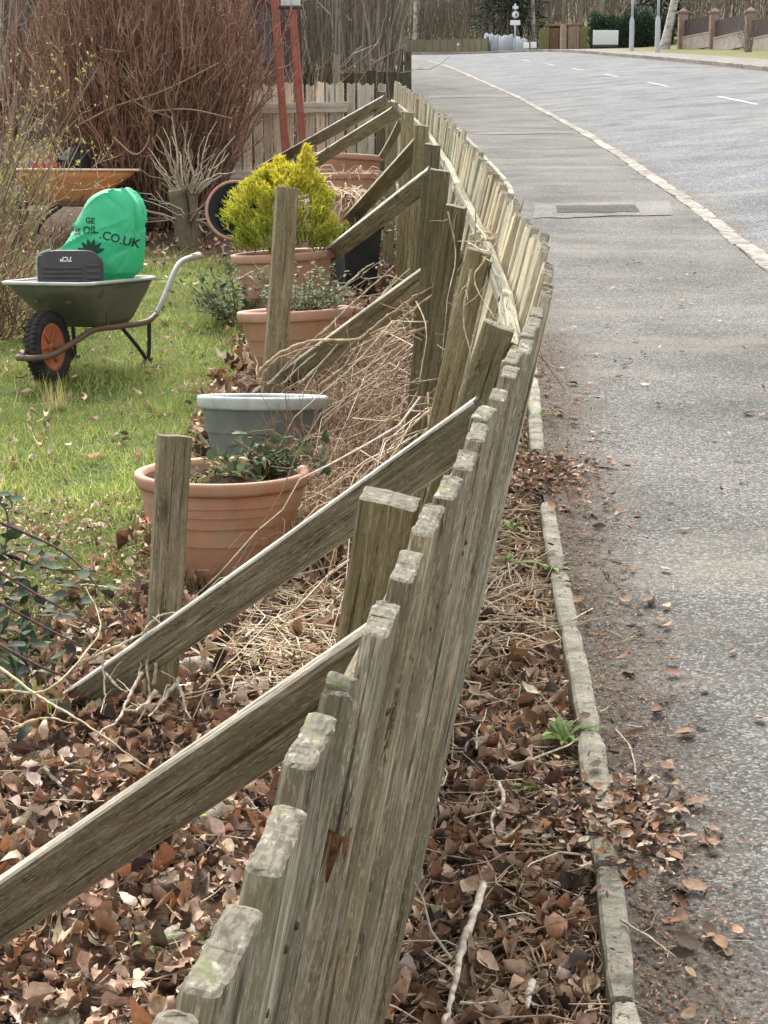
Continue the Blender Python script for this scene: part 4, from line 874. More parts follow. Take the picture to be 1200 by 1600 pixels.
for q in range(5):
    nr_ = rng.normal(0, 1, (n, 3)); b = pc[:, 1] * U(0, 1, n)[:, None] + pc[:, 0] * 0; b = pos + dirs * U(0.01, 0.06, n)[:, None]
    leaves(g, b, dirs + rng.normal(0, 0.55, (n, 3)), nr_, U(0.014, 0.034, n), U(0.004, 0.008, n), tip * U(0.7, 1.2, n)[:, None], nu=3, nv=2, curl=0.2)
k = g.obj('crown', M_leaf, cf); k['kind'] = 'stuff'
g = Geo(); pipe(g, [(0, 0, -0.05), (0.01, 0, 0.2), (0.02, 0, 0.4)], [0.02, 0.008], 8); g.obj('trunk', M_stump, cf)

# leafy things in and around the pots
def leafy(name, label, cat, base, n, rad, hgt, L, W, cols, stems=20, curl=0.4, parent_off=(0, 0, 0), flat=0.5, nu=4, nv=3, scol=(0.16, 0.13, 0.07), group=None):
    o = empty(name, base, 0, label, cat, group); g = Geo()
    pc = canes((0, 0, 0), rad * 0.35, stems, U(0.4, 1, stems) * hgt, U(0.2, 1, stems) * rad, 6, jit=0.012); tubes(g, pc, taper(stems, 6, 0.004, 0.0015), 4, pick([scol], stems)); g.obj('stems', M_bark, o)
    g = Geo(); i = rng.integers(0, stems, n); j = rng.integers(1, 6, n); q = pc[i, j] + rng.normal(0, rad * 0.10, (n, 3)) * (1, 1, 0.5); q[:, 2] = np.maximum(q[:, 2], -0.01)
    leaves(g, q, rng.normal(0, 1, (n, 3)) * (1, 1, 0.5) + (0, 0, 0.25), rng.normal(0, flat, (n, 3)) + (0, 0, 1), U(0.6, 1.3, n) * L, U(0.6, 1.2, n) * W, pick(cols, n, 0.3), curl=U(-curl, curl, n), fold=0.2, nu=nu, nv=nv); k = g.obj('leaves', M_leaf, o); k['kind'] = 'stuff'
    return o
DKG = [(0.05, 0.085, 0.04), (0.07, 0.11, 0.05), (0.11, 0.15, 0.075), (0.04, 0.06, 0.035)]
GRG = [(0.13, 0.16, 0.09), (0.19, 0.22, 0.13), (0.09, 0.12, 0.065), (0.26, 0.28, 0.19)]
o, c, r, h = pot_big
leafy('pot_plant', 'crinkled dark green plant spilling over the large ribbed pot', 'plant', (c.x + 0.11, c.y + 0.04, c.z - 0.02), 150, 0.15, 0.10, 0.045, 0.03, DKG + [(0.16, 0.17, 0.10)], 26, 0.7)
leafy('pot_plant', 'pale yellow-green seedlings inside the large ribbed pot', 'plant', (c.x - 0.05, c.y, c.z - 0.035), 120, 0.17, 0.035, 0.025, 0.012, [(0.30, 0.32, 0.08), (0.22, 0.27, 0.07)], 26, 0.4)
o, c, r, h = pot_mid
leafy('pot_plant', 'grey-green small-leaved plant filling the plain terracotta pot', 'plant', (c.x + 0.02, c.y, c.z - 0.02), 700, 0.30, 0.20, 0.034, 0.017, GRG, 50, 0.4)
c = G(370, 505, -0.1); leafy('ground_plant', 'loose grey-green sprawling plant left of the plain terracotta pot', 'plant', c, 800, 0.34, 0.34, 0.038, 0.018, GRG + DKG, 50, 0.4)
c = G(430, 455, -0.1); leafy('ground_plant', 'grey-green leafy plant below the faded conifer pot', 'plant', c, 650, 0.34, 0.26, 0.035, 0.018, GRG, 46, 0.4)
c = G(545, 440, -0.1); leafy('ground_plant', 'ivy-like plant with pale edged leaves by the black planter', 'plant', c, 420, 0.30, 0.34, 0.04, 0.024, DKG + [(0.55, 0.55, 0.45), (0.35, 0.38, 0.28)], 34, 0.4)
c = G(612, 395, -0.1); leafy('ground_plant', 'low mossy clump of leaves between black planter and fence posts', 'plant', c, 420, 0.28, 0.12, 0.05, 0.03, GRG + [(0.28, 0.22, 0.15), (0.30, 0.34, 0.12)], 30, 0.5)
c = G(600, 300, -0.1); leafy('ground_plant', 'ivy climbing below the braces near the far fence posts', 'plant', c, 300, 0.26, 0.42, 0.045, 0.03, DKG + GRG + [(0.5, 0.5, 0.42)], 26, 0.4)
# straw plant over the small pot
o, c, r, h = pot_b3; sp = empty('dead_plant', (c.x, c.y, c.z), 0, 'bleached straw-coloured dead plant hanging over the small terracotta pot', 'plant')
g = Geo(); n = 130; pc = canes((-0.02, 0, -0.02), 0.06, n, U(0.05, 0.34, n), U(0.05, 0.36, n), 8, up=1.0, droop=1.6, jit=0.012); tubes(g, pc, taper(n, 8, 0.006, 0.002), 4, pick([(0.60, 0.48, 0.34), (0.50, 0.38, 0.26), (0.68, 0.60, 0.48)], n)); g.obj('stems', M_dry, sp)
o, c, r, h = pot_b2; sp = empty('dead_plant', (c.x, c.y, c.z - 0.02), 0, 'matted brown dead stems inside the wide terracotta pot', 'plant')
g = Geo(); n = 90; pc = canes((0, 0, -0.02), 0.17, n, U(0.04, 0.2, n), U(0.05, 0.25, n), 6, up=1.0, droop=0.9, jit=0.012); tubes(g, pc, taper(n, 6, 0.005, 0.002), 4, pick(STRAW + [(0.36, 0.2, 0.14)], n)); g.obj('stems', M_dry, sp)

# bramble with dark leaves at the left edge
c = G(-20, 1035, -0.1); bl = empty('bramble', c, 0, 'dark glossy bramble with long purple canes at the left edge of the lawn', 'bramble')
g = Geo(); ends = [[(-40, 800, 4.9), (95, 860, 4.7), (160, 925, 4.55), (222, 985, 4.4)], [(-40, 845, 4.9), (60, 885, 4.75), (150, 893, 4.7)], [(-40, 920, 4.5), (60, 975, 4.35), (150, 1020, 4.2)], [(-40, 985, 4.2), (50, 1035, 4.05), (120, 1065, 4.0)], [(-30, 875, 4.8), (60, 930, 4.6), (160, 985, 4.4)], [(-30, 760, 5.0), (10, 800, 4.9), (8, 860, 4.8)]]
ci = chain(bl).inverted(); nodes_ = []
for q in ends:
    pts = [ci @ P(*p) for p in q]; pts = [(p.x, p.y, p.z) for p in pts]; pipe(g, pts, [0.0045, 0.002], 6, 24, col=(0.075, 0.04, 0.04)); nodes_.append(smooth_path(pts, 30))
g.obj('canes', M_bark, bl)
nd = np.concatenate(nodes_); nd = nd[nd[:, 0] < 0.42]; g = Geo(); n = 170; q = nd[rng.integers(0, len(nd), n)] + rng.normal(0, 0.05, (n, 3)) * (1, 1, 0.8) - (0.10 * U(0, 1, n)[:, None] * np.array([1, 0, 0.6]))
q2 = np.stack([U(-0.25, 0.16, 120), U(-0.35, 0.45, 120), U(0.0, 0.18, 120)], -1); q2[:, 2] *= np.clip(1.1 - q2[:, 0] * 3, 0.1, 1); q = np.concatenate([q, q2]); n = len(q)
leaves(g, q, rng.normal(0, 1, (n, 3)) * (1, 1, 0.4) + (0.3, 0, -0.1), rng.normal(0, 0.45, (n, 3)) + (0, 0, 1), U(0.032, 0.06, n), U(0.02, 0.038, n), pick([(0.03, 0.055, 0.024), (0.045, 0.075, 0.035), (0.075, 0.105, 0.06), (0.03, 0.04, 0.032)], n, 0.3), curl=U(-0.3, 0.3, n), fold=0.15, nu=5, nv=3); k = g.obj('leaves', M_leaf, bl); k['kind'] = 'stuff'

# dry bramble stems tangled over the braces
def vine(label, lines, r0, col, name='dry_vine'):
    b = P(*lines[0][0]); o = empty(name, b, 0, label, 'vine'); inv = chain(o).inverted(); g = Geo()
    for q in lines:
        pts = [inv @ P(*p) for p in q]; g = Geo(); twig(g, [tuple(p) for p in pts], [r0 * random.uniform(0.8, 1.2), r0 * 0.35], len(q) * 8, np.array(col) * random.uniform(0.75, 1.1), r0 * 1.3, 6, 3); g.obj('stem', M_dry, o)
    return o
S1 = (0.58, 0.50, 0.36)
vine('pale dry vine looped over the brace at the near stake', [[(115, 1045, 4.2), (170, 1015, 4.2), (230, 985, 4.2), (300, 955, 4.15)], [(222, 990, 4.2), (245, 965, 4.15), (285, 955, 4.15)], [(226, 985, 4.18), (232, 1040, 4.15), (234, 1085, 4.1), (215, 1130, 4.0)], [(240, 1070, 4.15), (250, 1020, 4.15), (275, 1005, 4.12), (320, 995, 4.1)], [(160, 1020, 4.2), (163, 1055, 4.17), (165, 1085, 4.15), (158, 1115, 4.1)], [(165, 1050, 4.17), (180, 1070, 4.15), (196, 1082, 4.12)]], 0.0042, S1)
vine('bleached broken stems leaning under the near stake', [[(222, 1055, 4.1), (200, 1090, 4.05), (185, 1125, 4.0), (150, 1150, 3.95)], [(280, 1060, 4.1), (255, 1090, 4.05), (232, 1120, 4.0)], [(280, 1060, 4.1), (290, 1090, 4.05), (298, 1122, 4.0)], [(245, 1080, 4.1), (225, 1100, 4.05), (200, 1110, 4.0)]], 0.0055, (0.64, 0.57, 0.44))
vine('long straw-coloured stem arching from the bramble to the near brace', [[(-20, 1030, 3.9), (60, 1085, 3.75), (130, 1130, 3.6), (235, 1202, 3.45)], [(20, 1140, 3.8), (70, 1120, 3.8), (120, 1130, 3.75)], [(0, 880 + 200, 3.9), (75, 1075, 3.85), (145, 1000, 4.1), (150, 960, 4.2), (135, 920, 4.3)]], 0.0038, (0.56, 0.47, 0.29))
vine('tan bramble cane running from the middle posts down the third brace', [[(408, 600, 6.9), (402, 585, 6.9), (430, 560, 6.8), (480, 535, 6.7), (560, 530, 6.5), (610, 510, 6.3), (665, 470, 6.1), (715, 425, 6.0), (755, 365, 5.9)], [(408, 598, 6.9), (425, 568, 6.85), (450, 555, 6.8), (500, 540, 6.7)], [(560, 530, 6.5), (600, 500, 6.35), (640, 470, 6.2), (700, 440, 6.05)], [(500, 605, 6.6), (545, 570, 6.5), (560, 535, 6.45)], [(640, 520, 6.2), (690, 505, 6.1), (730, 470, 6.0)], [(630, 475, 6.2), (645, 490, 6.2), (640, 510, 6.15), (600, 525, 6.3)]], 0.0072, (0.46, 0.35, 0.24))
vine('grey straight cut canes leaning against the plain terracotta pot', [[(420, 600, 7.6), (500, 520, 7.5), (555, 470, 7.4), (615, 415, 7.3)], [(440, 600, 7.5), (520, 530, 7.3), (640, 420, 7.0)], [(530, 455, 8.4), (560, 430, 8.4), (585, 410, 8.4)], [(470, 600, 7.2), (540, 520, 7.2), (620, 430, 7.2)], [(365, 440, 9.0), (395, 425, 9.0), (420, 414, 9.0)]], 0.007, (0.50, 0.44, 0.34))
vine('fine pale tendrils hanging from the top rail by the middle posts', [[(700, 330, 5.0), (712, 400, 5.0), (700, 470, 4.9), (690, 560, 4.9)], [(735, 420, 4.4), (722, 500, 4.4), (735, 560, 4.4), (715, 620, 4.4)], [(760, 400, 4.3), (742, 440, 4.3), (775, 500, 4.2)], [(742, 350, 4.8), (760, 372, 4.7), (748, 395, 4.7), (768, 410, 4.6)], [(730, 380, 4.7), (762, 392, 4.6), (780, 372, 4.6)], [(650, 470, 5.6), (668, 520, 5.5), (655, 600, 5.5)]], 0.0028, (0.60, 0.50, 0.35))
vine('straw stems caught between the leaning pickets and middle posts', [[(700, 640, 5.4), (725, 560, 5.4), (745, 470, 5.4), (760, 380, 5.4), (768, 350, 5.4)], [(690, 650, 5.4), (735, 520, 5.3), (760, 430, 5.3), (775, 370, 5.3)], [(735, 370, 5.2), (760, 365, 5.2), (770, 385, 5.2), (745, 400, 5.2)], [(745, 380, 5.2), (775, 378, 5.2), (772, 400, 5.2)], [(672, 590, 5.7), (690, 500, 5.7), (705, 420, 5.7)], [(715, 640, 5.0), (745, 590, 5.0), (760, 555, 5.0), (735, 570, 5.0)], [(760, 470, 5.3), (790, 400, 5.2), (820, 305, 5.1)]], 0.006, (0.62, 0.52, 0.36))

# ------------------------------------------------------------------ fallen leaves, twigs, grass
M_litter = tinted('fallen_leaves', 1.0, 0.75, 0.28, 90, trans=0.12, spec=0.25, bump=0.3)
M_grass = tinted('grass_blades', 1.0, 0.6, 0.2, 8, trans=0.3, spec=0.25)
BRN = [(0.195, 0.114, 0.068), (0.14, 0.084, 0.053), (0.285, 0.18, 0.116), (0.39, 0.262, 0.178), (0.092, 0.056, 0.039), (0.46, 0.33, 0.235), (0.24, 0.132, 0.072), (0.055, 0.038, 0.03), (0.50, 0.39, 0.30), (0.29, 0.138, 0.07), (0.075, 0.048, 0.035), (0.40, 0.28, 0.20), (0.34, 0.225, 0.155), (0.52, 0.42, 0.33)]
def fbase(d): return np.interp(d, FD, FX) - 1.1 * np.tan([lean(q) for q in np.atleast_1d(d)])
def left_edge(d): return -0.2308 * (0.96 * d + 0.47) - 0.5
def scatter(n, d0, d1, lo, hi, power=1.0):
    d = d0 + (d1 - d0) * U(0, 1, n) ** power; a, b = lo(d), hi(d); x = a + (b - a) * U(0, 1, n); return x, d
PROF = {'beech': (0.05, 0.62, 0.98, 0.95, 0.62, 0.03), 'oak': (0.05, 0.5, 0.75, 1.0, 0.85, 0.1), 'long': (0.05, 0.7, 1.0, 0.7, 0.4, 0.02)}
def litter(g, x, d, zo, L, W, cols, nu=5, nv=3, tilt=0.55, prof='beech'):
    n = len(x); p = np.stack([x, d, zg(x, d) + zo], -1); cols = [tuple(min(1, 1.15 * c_) for c_ in q_) for q_ in cols]
    leaves(g, p, np.stack([rng.normal(0, 1, n), rng.normal(0, 1, n), rng.normal(0, 0.33, n)], -1), rng.normal(0, tilt, (n, 3)) + (0, 0, 1), L, W, pick(cols, n, 0.25), curl=rng.normal(0.25, 0.75, n), fold=rng.normal(0.4, 0.5, n), nu=nu, nv=nv, prof=PROF[prof], wob=0.035, twist=0.9, rag=0.09)
lit = Geo()
for prof, k in (('beech', 0.6), ('oak', 0.4)):
    m = lambda q: int(q * k)
    n = m(6000); x, d = scatter(n, 1.5, 5.6, left_edge, lambda d: fbase(d) + 0.05, 0.85); keep = (lawn(x, d) < U(0.2, 1.1, n)); x, d = x[keep], d[keep]; n = len(x); litter(lit, x, d, U(0.0, 0.045, n), U(0.026, 0.06, n), U(0.016, 0.04, n), BRN, 6, 3, prof=prof, tilt=0.8)
    n = m(3600); x, d = scatter(n, 5.2, 13.0, lambda d: -0.85 + 0 * d, lambda d: fbase(d) + 0.02); litter(lit, x, d, U(0.0, 0.05, n), U(0.04, 0.075, n), U(0.025, 0.045, n), BRN, 4, 3, prof=prof)
    n = m(6000); x, d = scatter(n, 2.3, 16.5, lambda d: fbase(d) - 0.05, lambda d: xE(d) - 0.085, 1.55); litter(lit, x, d, U(0.0, 0.035, n) , U(0.026, 0.058, n), U(0.015, 0.036, n), BRN, prof=prof, tilt=0.8)
    n = m(430); x, d = scatter(n, 4.0, 12.5, left_edge, lambda d: -0.6 + 0 * d); litter(lit, x, d, U(0.01, 0.045, n), U(0.03, 0.06, n), U(0.018, 0.038, n), BRN[2:6] + BRN[8:9], 4, 3, prof=prof)
    n = m(500); x, d = scatter(n, 12.0, 15.0, left_edge, lambda d: -0.3 + 0 * d); litter(lit, x, d, U(0.0, 0.05, n), U(0.05, 0.08, n), U(0.03, 0.05, n), BRN, 3, 2, prof=prof)
# crumbs and fragments
n = 17000; x, d = scatter(n, 2.3, 9.5, lambda d: fbase(d), lambda d: xE(d) - 0.065, 1.2); litter(lit, x, d, U(0.0, 0.03, n), U(0.008, 0.03, n), U(0.004, 0.016, n), BRN + STRAW[:2], 3, 2)
n = 12000; x, d = scatter(n, 1.5, 6.0, left_edge, lambda d: fbase(d)); litter(lit, x, d, U(0.0, 0.035, n), U(0.008, 0.03, n), U(0.004, 0.016, n), BRN + STRAW[:1], 3, 2)
o = lit.obj('leaf_litter', M_litter); tag(o, 'brown fallen leaves covering the bed and verge along the fence', 'leaf litter', kind='stuff')
# litter that has blown onto the edging and the footway
g = Geo()
def on_path(n, d0, d1, spread, L, W, nu=3, nv=2, zo=0.006):
    d = d0 + (d1 - d0) * U(0, 1, n) ** 1.2; x = xE(d) + np.where(U(0, 1, n) < 0.12, -0.05, 0.0) + np.abs(rng.normal(0, spread, n)); p = np.stack([x, d, U(0.003, zo, n) + np.where(x < xE(d), 0.016, 0)], -1)
    leaves(g, p, np.stack([rng.normal(0, 1, n), rng.normal(0, 1, n), rng.normal(0, 0.15, n)], -1), rng.normal(0, 0.3, (n, 3)) + (0, 0, 1), L if np.ndim(L) else L * U(0.5, 1.4, n), W * U(0.5, 1.3, n), pick(BRN[:2] + BRN[4:5] + BRN[6:8] + BRN[10:11] + BRN[2:3], n, 0.3), curl=U(-0.2, 0.4, n), fold=0.15, nu=nu, nv=nv)
on_path(9000, 2.3, 9.0, 0.12, 0.011, 0.0055); on_path(130, 2.3, 8.0, 0.15, 0.042, 0.026, 5, 3, 0.02)
for dc, s_ in ((3.15, 0.11), (6.0, 0.15)):
    n = 520; d = rng.normal(dc, s_, n); x = xE(d) - 0.03 + rng.normal(0.03, 0.085, n); p = np.stack([x, d, U(0.0, 0.03, n)], -1)
    leaves(g, p, rng.normal(0, 1, (n, 3)) * (1, 1, 0.25), rng.normal(0, 0.4, (n, 3)) + (0, 0, 1), U(0.012, 0.042, n), U(0.006, 0.022, n), pick(BRN, n, 0.3), curl=U(-0.3, 0.6, n), fold=0.3, nu=4, nv=3, wob=0.08, rag=0.2)
n = 120; d = U(4, 12, n); x = xE(d) + U(0.1, 1.3, n); leaves(g, np.stack([x, d, U(0.002, 0.012, n)], -1), rng.normal(0, 1, (n, 3)) * (1, 1, 0.1), rng.normal(0, 0.3, (n, 3)) + (0, 0, 1), U(0.012, 0.05, n), U(0.008, 0.028, n), pick(BRN + [(0.5, 0.48, 0.42)], n, 0.3), curl=0.3, fold=0.2, nu=4, nv=3)
o = g.obj('blown_leaves', M_litter); tag(o, 'leaf crumbs and scraps scattered over the edging and footway', 'leaf litter', kind='stuff')
# the nearest big leaves, one by one
lm = []
for s_ in range(10):
    g = Geo(); leaves(g, [(-0.5, 0, 0)], (1, 0, 0), (0, 0, 1), 1.0, U(0.5, 0.75), (1, 1, 1), curl=U(-0.2, 0.5), fold=U(-0.2, 0.9), nu=9, nv=5, prof=PROF[('beech', 'oak')[s_ % 2]], wob=0.045, twist=0.8, rag=0.16); lm.append(g)
lmats = []
for q in BRN[:9]:
    lmats.append(plain('fallen_leaf', q, 0.7, 0.35, 5, 0.25, spec=0.3, bscale=9))
lms = [a.mesh('leaf', lmats[i % 9]) for i, a in enumerate(lm * 3)]; litter_o = bpy.data.objects['leaf_litter']
for i in range(290):
    if i < 150: x, d = scatter(1, 1.7, 3.9, left_edge, lambda d: fbase(d) - 0.05)
    else: x, d = scatter(1, 2.5, 4.6, lambda d: fbase(d) + 0.03, lambda d: xE(d) - 0.08)
    x, d = float(x[0]), float(d[0]); o = link('leaf', lms[i % 30], litter_o); o.location = (x, d, float(zg(x, d)) + random.uniform(0.028, 0.052)); o.rotation_euler = (random.gauss(0, 0.55), random.gauss(0, 0.55), random.uniform(0, 6.28)); s_ = random.uniform(0.04, 0.068); o.scale = (s_, s_, s_)
# fine twigs and straw lying about
def lying(n, d0, d1, lo, hi, L, r, cols, rise=0.02, k=5, bend=0.12, dirx=1.0, diry=1.0, zoff=0.012, power=1.0):
    x, d = scatter(n, d0, d1, lo, hi, power); a = np.stack([rng.normal(0, dirx, n), rng.normal(0, diry, n), np.abs(rng.normal(0, 0.10, n))], -1); a = norm(a); Lr = L * U(0.35, 1.3, n); t = np.linspace(-0.5, 0.5, k)
    p = np.stack([x, d, zg(x, d) + U(zoff, zoff + rise, n)], -1)[:, None] + a[:, None] * (t[None, :, None] * Lr[:, None, None])
    p = p + np.cumsum(rng.normal(0, 1, (n, k, 3)), 1) * (Lr * bend * 0.5)[:, None, None] * np.array([1, 1, 0.35]); p[..., 2] = np.maximum(p[..., 2], zg(p[..., 0], p[..., 1]) + 0.005)
    tubes(tw_g, p, taper(n, k, r * U(0.6, 1.4, n), r * 0.4), 5, pick(cols, n, 0.2))
tw_g = Geo()
bedL, bedR = left_edge, lambda d: fbase(d) - 0.02
lying(1100, 1.6, 5.5, bedL, bedR, 0.14, 0.0016, STRAW + TAN + [(0.12, 0.08, 0.055)])
lying(3200, 2.4, 9.0, lambda d: fbase(d), lambda d: xE(d) - 0.06, 0.13, 0.0016, STRAW + TAN + [(0.12, 0.08, 0.055)], power=1.2)
lying(480, 2.4, 6.0, lambda d: fbase(d), lambda d: xE(d) - 0.06, 0.2, 0.0026, STRAW, 0.035, bend=0.25)
lying(420, 4.1, 4.9, lambda d: -0.42 + 0 * d, lambda d: -0.02 + 0 * d, 0.24, 0.0028, STRAW[:3], 0.05, bend=0.22)
lying(420, 4.2, 5.2, lambda d: fbase(d) + 0.02, lambda d: xE(d) - 0.08, 0.25, 0.0026, STRAW[:3], 0.04, bend=0.22)
lying(220, 2.4, 7.5, lambda d: xE(d) - 0.05, lambda d: xE(d) + 0.3, 0.05, 0.0012, STRAW + TAN, 0.005, zoff=0.05)
lying(160, 4.2, 12, left_edge, lambda d: -0.6 + 0 * d, 0.15, 0.0018, STRAW + TAN, 0.03, zoff=0.03)
o = tw_g.obj('fallen_twigs', M_dry); tag(o, 'dry twigs and straw scattered among the fallen leaves', 'twigs', kind='stuff')
# springy dead growth in the bed behind the second brace
g = Geo(); n = 3000; d = U(5.0, 10.5, n); x = -0.42 + (fbase(d) + 0.38) * U(0, 1, n); hgt = U(0.03, 0.22, n) * np.clip((9.9 - d) / 1.5, 0.3, 1); an = U(0, 6.28, n); t = np.linspace(0, 1, 6)
p = np.stack([x, d, zg(x, d)], -1)[:, None] + np.stack([np.cos(an)[:, None] * t * U(0.08, 0.36, n)[:, None], np.sin(an)[:, None] * t * U(0.05, 0.3, n)[:, None], hgt[:, None] * np.sin(t * U(1.6, 2.9, n)[:, None])], -1) + np.cumsum(rng.normal(0, 0.010, (n, 6, 3)), 1)
tubes(g, p, taper(n, 6, U(0.0015, 0.0035, n), 0.001), 4, pick(STRAW + TAN + [(0.32, 0.19, 0.13), (0.40, 0.26, 0.19)], n, 0.2))
n = 130; t = np.linspace(0, 1, 9); d0 = U(4.6, 8.5, n); x0 = fbase(d0) + 0.12 + U(-0.1, 0.05, n); z0 = U(0.15, 0.62, n) * np.clip((9.5 - d0) / 3, 0.3, 1); x1 = x0 - U(0.1, 0.75, n); d1 = d0 + rng.normal(0, 0.9, n); z1 = zg(x1, d1) + U(0, 0.1, n)
p = np.stack([x0[:, None] + (x1 - x0)[:, None] * t, d0[:, None] + (d1 - d0)[:, None] * t, z0[:, None] + (z1 - z0)[:, None] * t + U(-0.05, 0.22, n)[:, None] * np.sin(np.pi * t)], -1) + np.cumsum(rng.normal(0, 0.022, (n, 9, 3)), 1); tubes(g, p, taper(n, 9, U(0.0018, 0.0042, n), 0.0012), 5, pick(STRAW + TAN[:3], n, 0.2))
o = g.obj('dead_brush', M_dry); tag(o, 'springy tangle of dead tan stems in the bed behind the second brace', 'dead brush', kind='stuff')
for lab, px, py, n, hg in (('thin dark dead weed stems beside the grey pot', 505, 790, 34, 0.42), ('thin dead weed stems under the second brace by the tall post', 545, 880, 22, 0.28)):
    c = G(px, py, -0.1); o = empty('dead_weed', c, 0, lab, 'weed'); g = Geo(); pc = canes((0, 0, -0.02), 0.10, n, U(0.4, 1, n) * hg, U(0.02, 0.2, n), 7, jit=0.012); tubes(g, pc, taper(n, 7, 0.0026, 0.001), 4, pick([(0.16, 0.09, 0.07), (0.24, 0.16, 0.11)], n)); tw = side_twigs(pc, 4, 0.10, 4, 0.6, 0.6); tubes(g, tw, taper(len(tw), 4, 0.0016, 0.0008), 3, pick([(0.20, 0.12, 0.09), (0.30, 0.22, 0.15)], len(tw))); g.obj('stems', M_bark, o)

# grass
g = Geo(); n = 120000; x, d = scatter(n, 4.0, 13.5, left_edge, lambda d: -0.35 + 0 * d, 0.9)
keep = (lawn(x, d) * np.clip(0.75 + 0.9 * vnoise(x, d, 4.5), 0.12, 1)) > U(0, 1, n); x, d = x[keep], d[keep]; n = len(x); L = U(0.022, 0.055, n) * (1 + 0.55 * np.clip(vnoise(x, d, 2.7), -0.6, 1) + 0.5 * np.clip(vnoise(x, d, 8.0), -0.6, 1))
a = np.stack([rng.normal(0, 0.55, n), rng.normal(0, 0.55, n), np.ones(n)], -1)
GR = [(0.18, 0.24, 0.05), (0.25, 0.32, 0.075), (0.31, 0.35, 0.10), (0.13, 0.18, 0.042), (0.46, 0.41, 0.21), (0.36, 0.36, 0.13)]
pn = np.clip(0.5 + vnoise(x, d, 1.9), 0, 1)[:, None]; gc = pick(GR, n, 0.2) * (0.95 + 0.5 * pn) * np.array([1, 1, 1])
leaves(g, np.stack([x, d, zg(x, d) - 0.004], -1), a, rng.normal(0, 1, (n, 3)), L, U(0.0025, 0.0045, n), gc, curl=U(-0.6, 0.6, n), fold=0, nu=3, nv=2, prof=(1, 0.8, 0.08))
o = g.obj('grass', M_grass); tag(o, 'patchy spring lawn grass around the wheelbarrow and pots', 'grass', kind='stuff')
def tuft(label, px, py, n, L, rad, cols, z=-0.1, group=None):
    c = G(px, py, z); o = empty('grass_tuft', c, 0, label, 'grass', group); g = Geo(); a = U(0, 6.28, n); rr = rad * np.sqrt(U(0, 1, n))
    leaves(g, np.stack([np.cos(a) * rr, np.sin(a) * rr, np.zeros(n) - 0.005], -1), np.stack([np.cos(a) * U(0, 0.9, n), np.sin(a) * U(0, 0.9, n), np.ones(n)], -1), np.stack([np.cos(a), np.sin(a), 0 * a], -1), L * U(0.5, 1.2, n), 0.0045, pick(cols, n), curl=U(-0.5, 0.1, n), fold=0, nu=5, nv=2, prof=(1, 0.9, 0.6, 0.05)); g.obj('blades', M_grass, o)
tuft('straw-coloured grass tuft in front of the barrow wheel', 88, 640, 60, 0.16, 0.05, [(0.45, 0.38, 0.2), (0.36, 0.34, 0.13)])
tuft('green grass tuft at the foot of the large ribbed pot', 318, 915, 90, 0.09, 0.10, GR[:3]); tuft('green grass tuft at the right foot of the large ribbed pot', 400, 905, 40, 0.07, 0.06, GR[:3])
tuft('lush grass patch in front of the wheelbarrow legs', 255, 640, 120, 0.09, 0.16, GR[:3]); tuft('bright tuft in the lawn left of the near stake', 185, 800, 110, 0.08, 0.14, GR[1:3])
tuft('green grass at the bottom of the bramble', 55, 1110, 60, 0.07, 0.10, GR[:3])
# green weeds on the verge
def weed(label, px, py, n, L, W, z=-0.045, col=None):
    c = G(px, py, z); c.z += 0.025; o = empty('weed', c, 0, label, 'weed'); L *= 1.15
    for i in range(n):
        a = 2 * math.pi * i / n + random.uniform(-0.3, 0.3); e = random.uniform(0.1, 0.7); g = Geo()
        leaves(g, [(0, 0, 0.004)], (math.cos(a), math.sin(a), e), (-math.cos(a) * e, -math.sin(a) * e, 1), L * random.uniform(0.6, 1.2), W, pick(col or [(0.15, 0.25, 0.05), (0.22, 0.32, 0.08), (0.10, 0.18, 0.04)], 1), curl=-0.25, fold=0.12, nu=8, nv=3, prof=(0.2, 0.4, 0.5, 0.75, 0.6, 1.0, 0.9, 0.5, 0.05)); g.obj('leaf', M_leaf, o)
weed('green dandelion rosette against the edging', 880, 1172, 13, 0.085, 0.022); weed('upright pair of green leaves at the foot of the fence', 797, 838, 6, 0.075, 0.02); weed('small bright green weed near the bent stems on the verge', 862, 905, 9, 0.08, 0.02)
weed('little green seedling between fence and edging', 792, 890, 6, 0.045, 0.016); weed('tiny green weed on top of the edging', 846, 660, 6, 0.04, 0.012, 0.01); weed('single green leaf lying on the verge litter', 812, 1255, 3, 0.035, 0.022); weed('small green seedling below the first brace', 295, 1300, 6, 0.05, 0.022)
weed('pale green seedling among leaves at the bottom left', 240, 1495, 8, 0.04, 0.014, -0.1, [(0.2, 0.26, 0.1)]); weed('green moss-like sprout near the bottom stones', 345, 1485, 8, 0.05, 0.012, -0.1, [(0.13, 0.17, 0.05)])
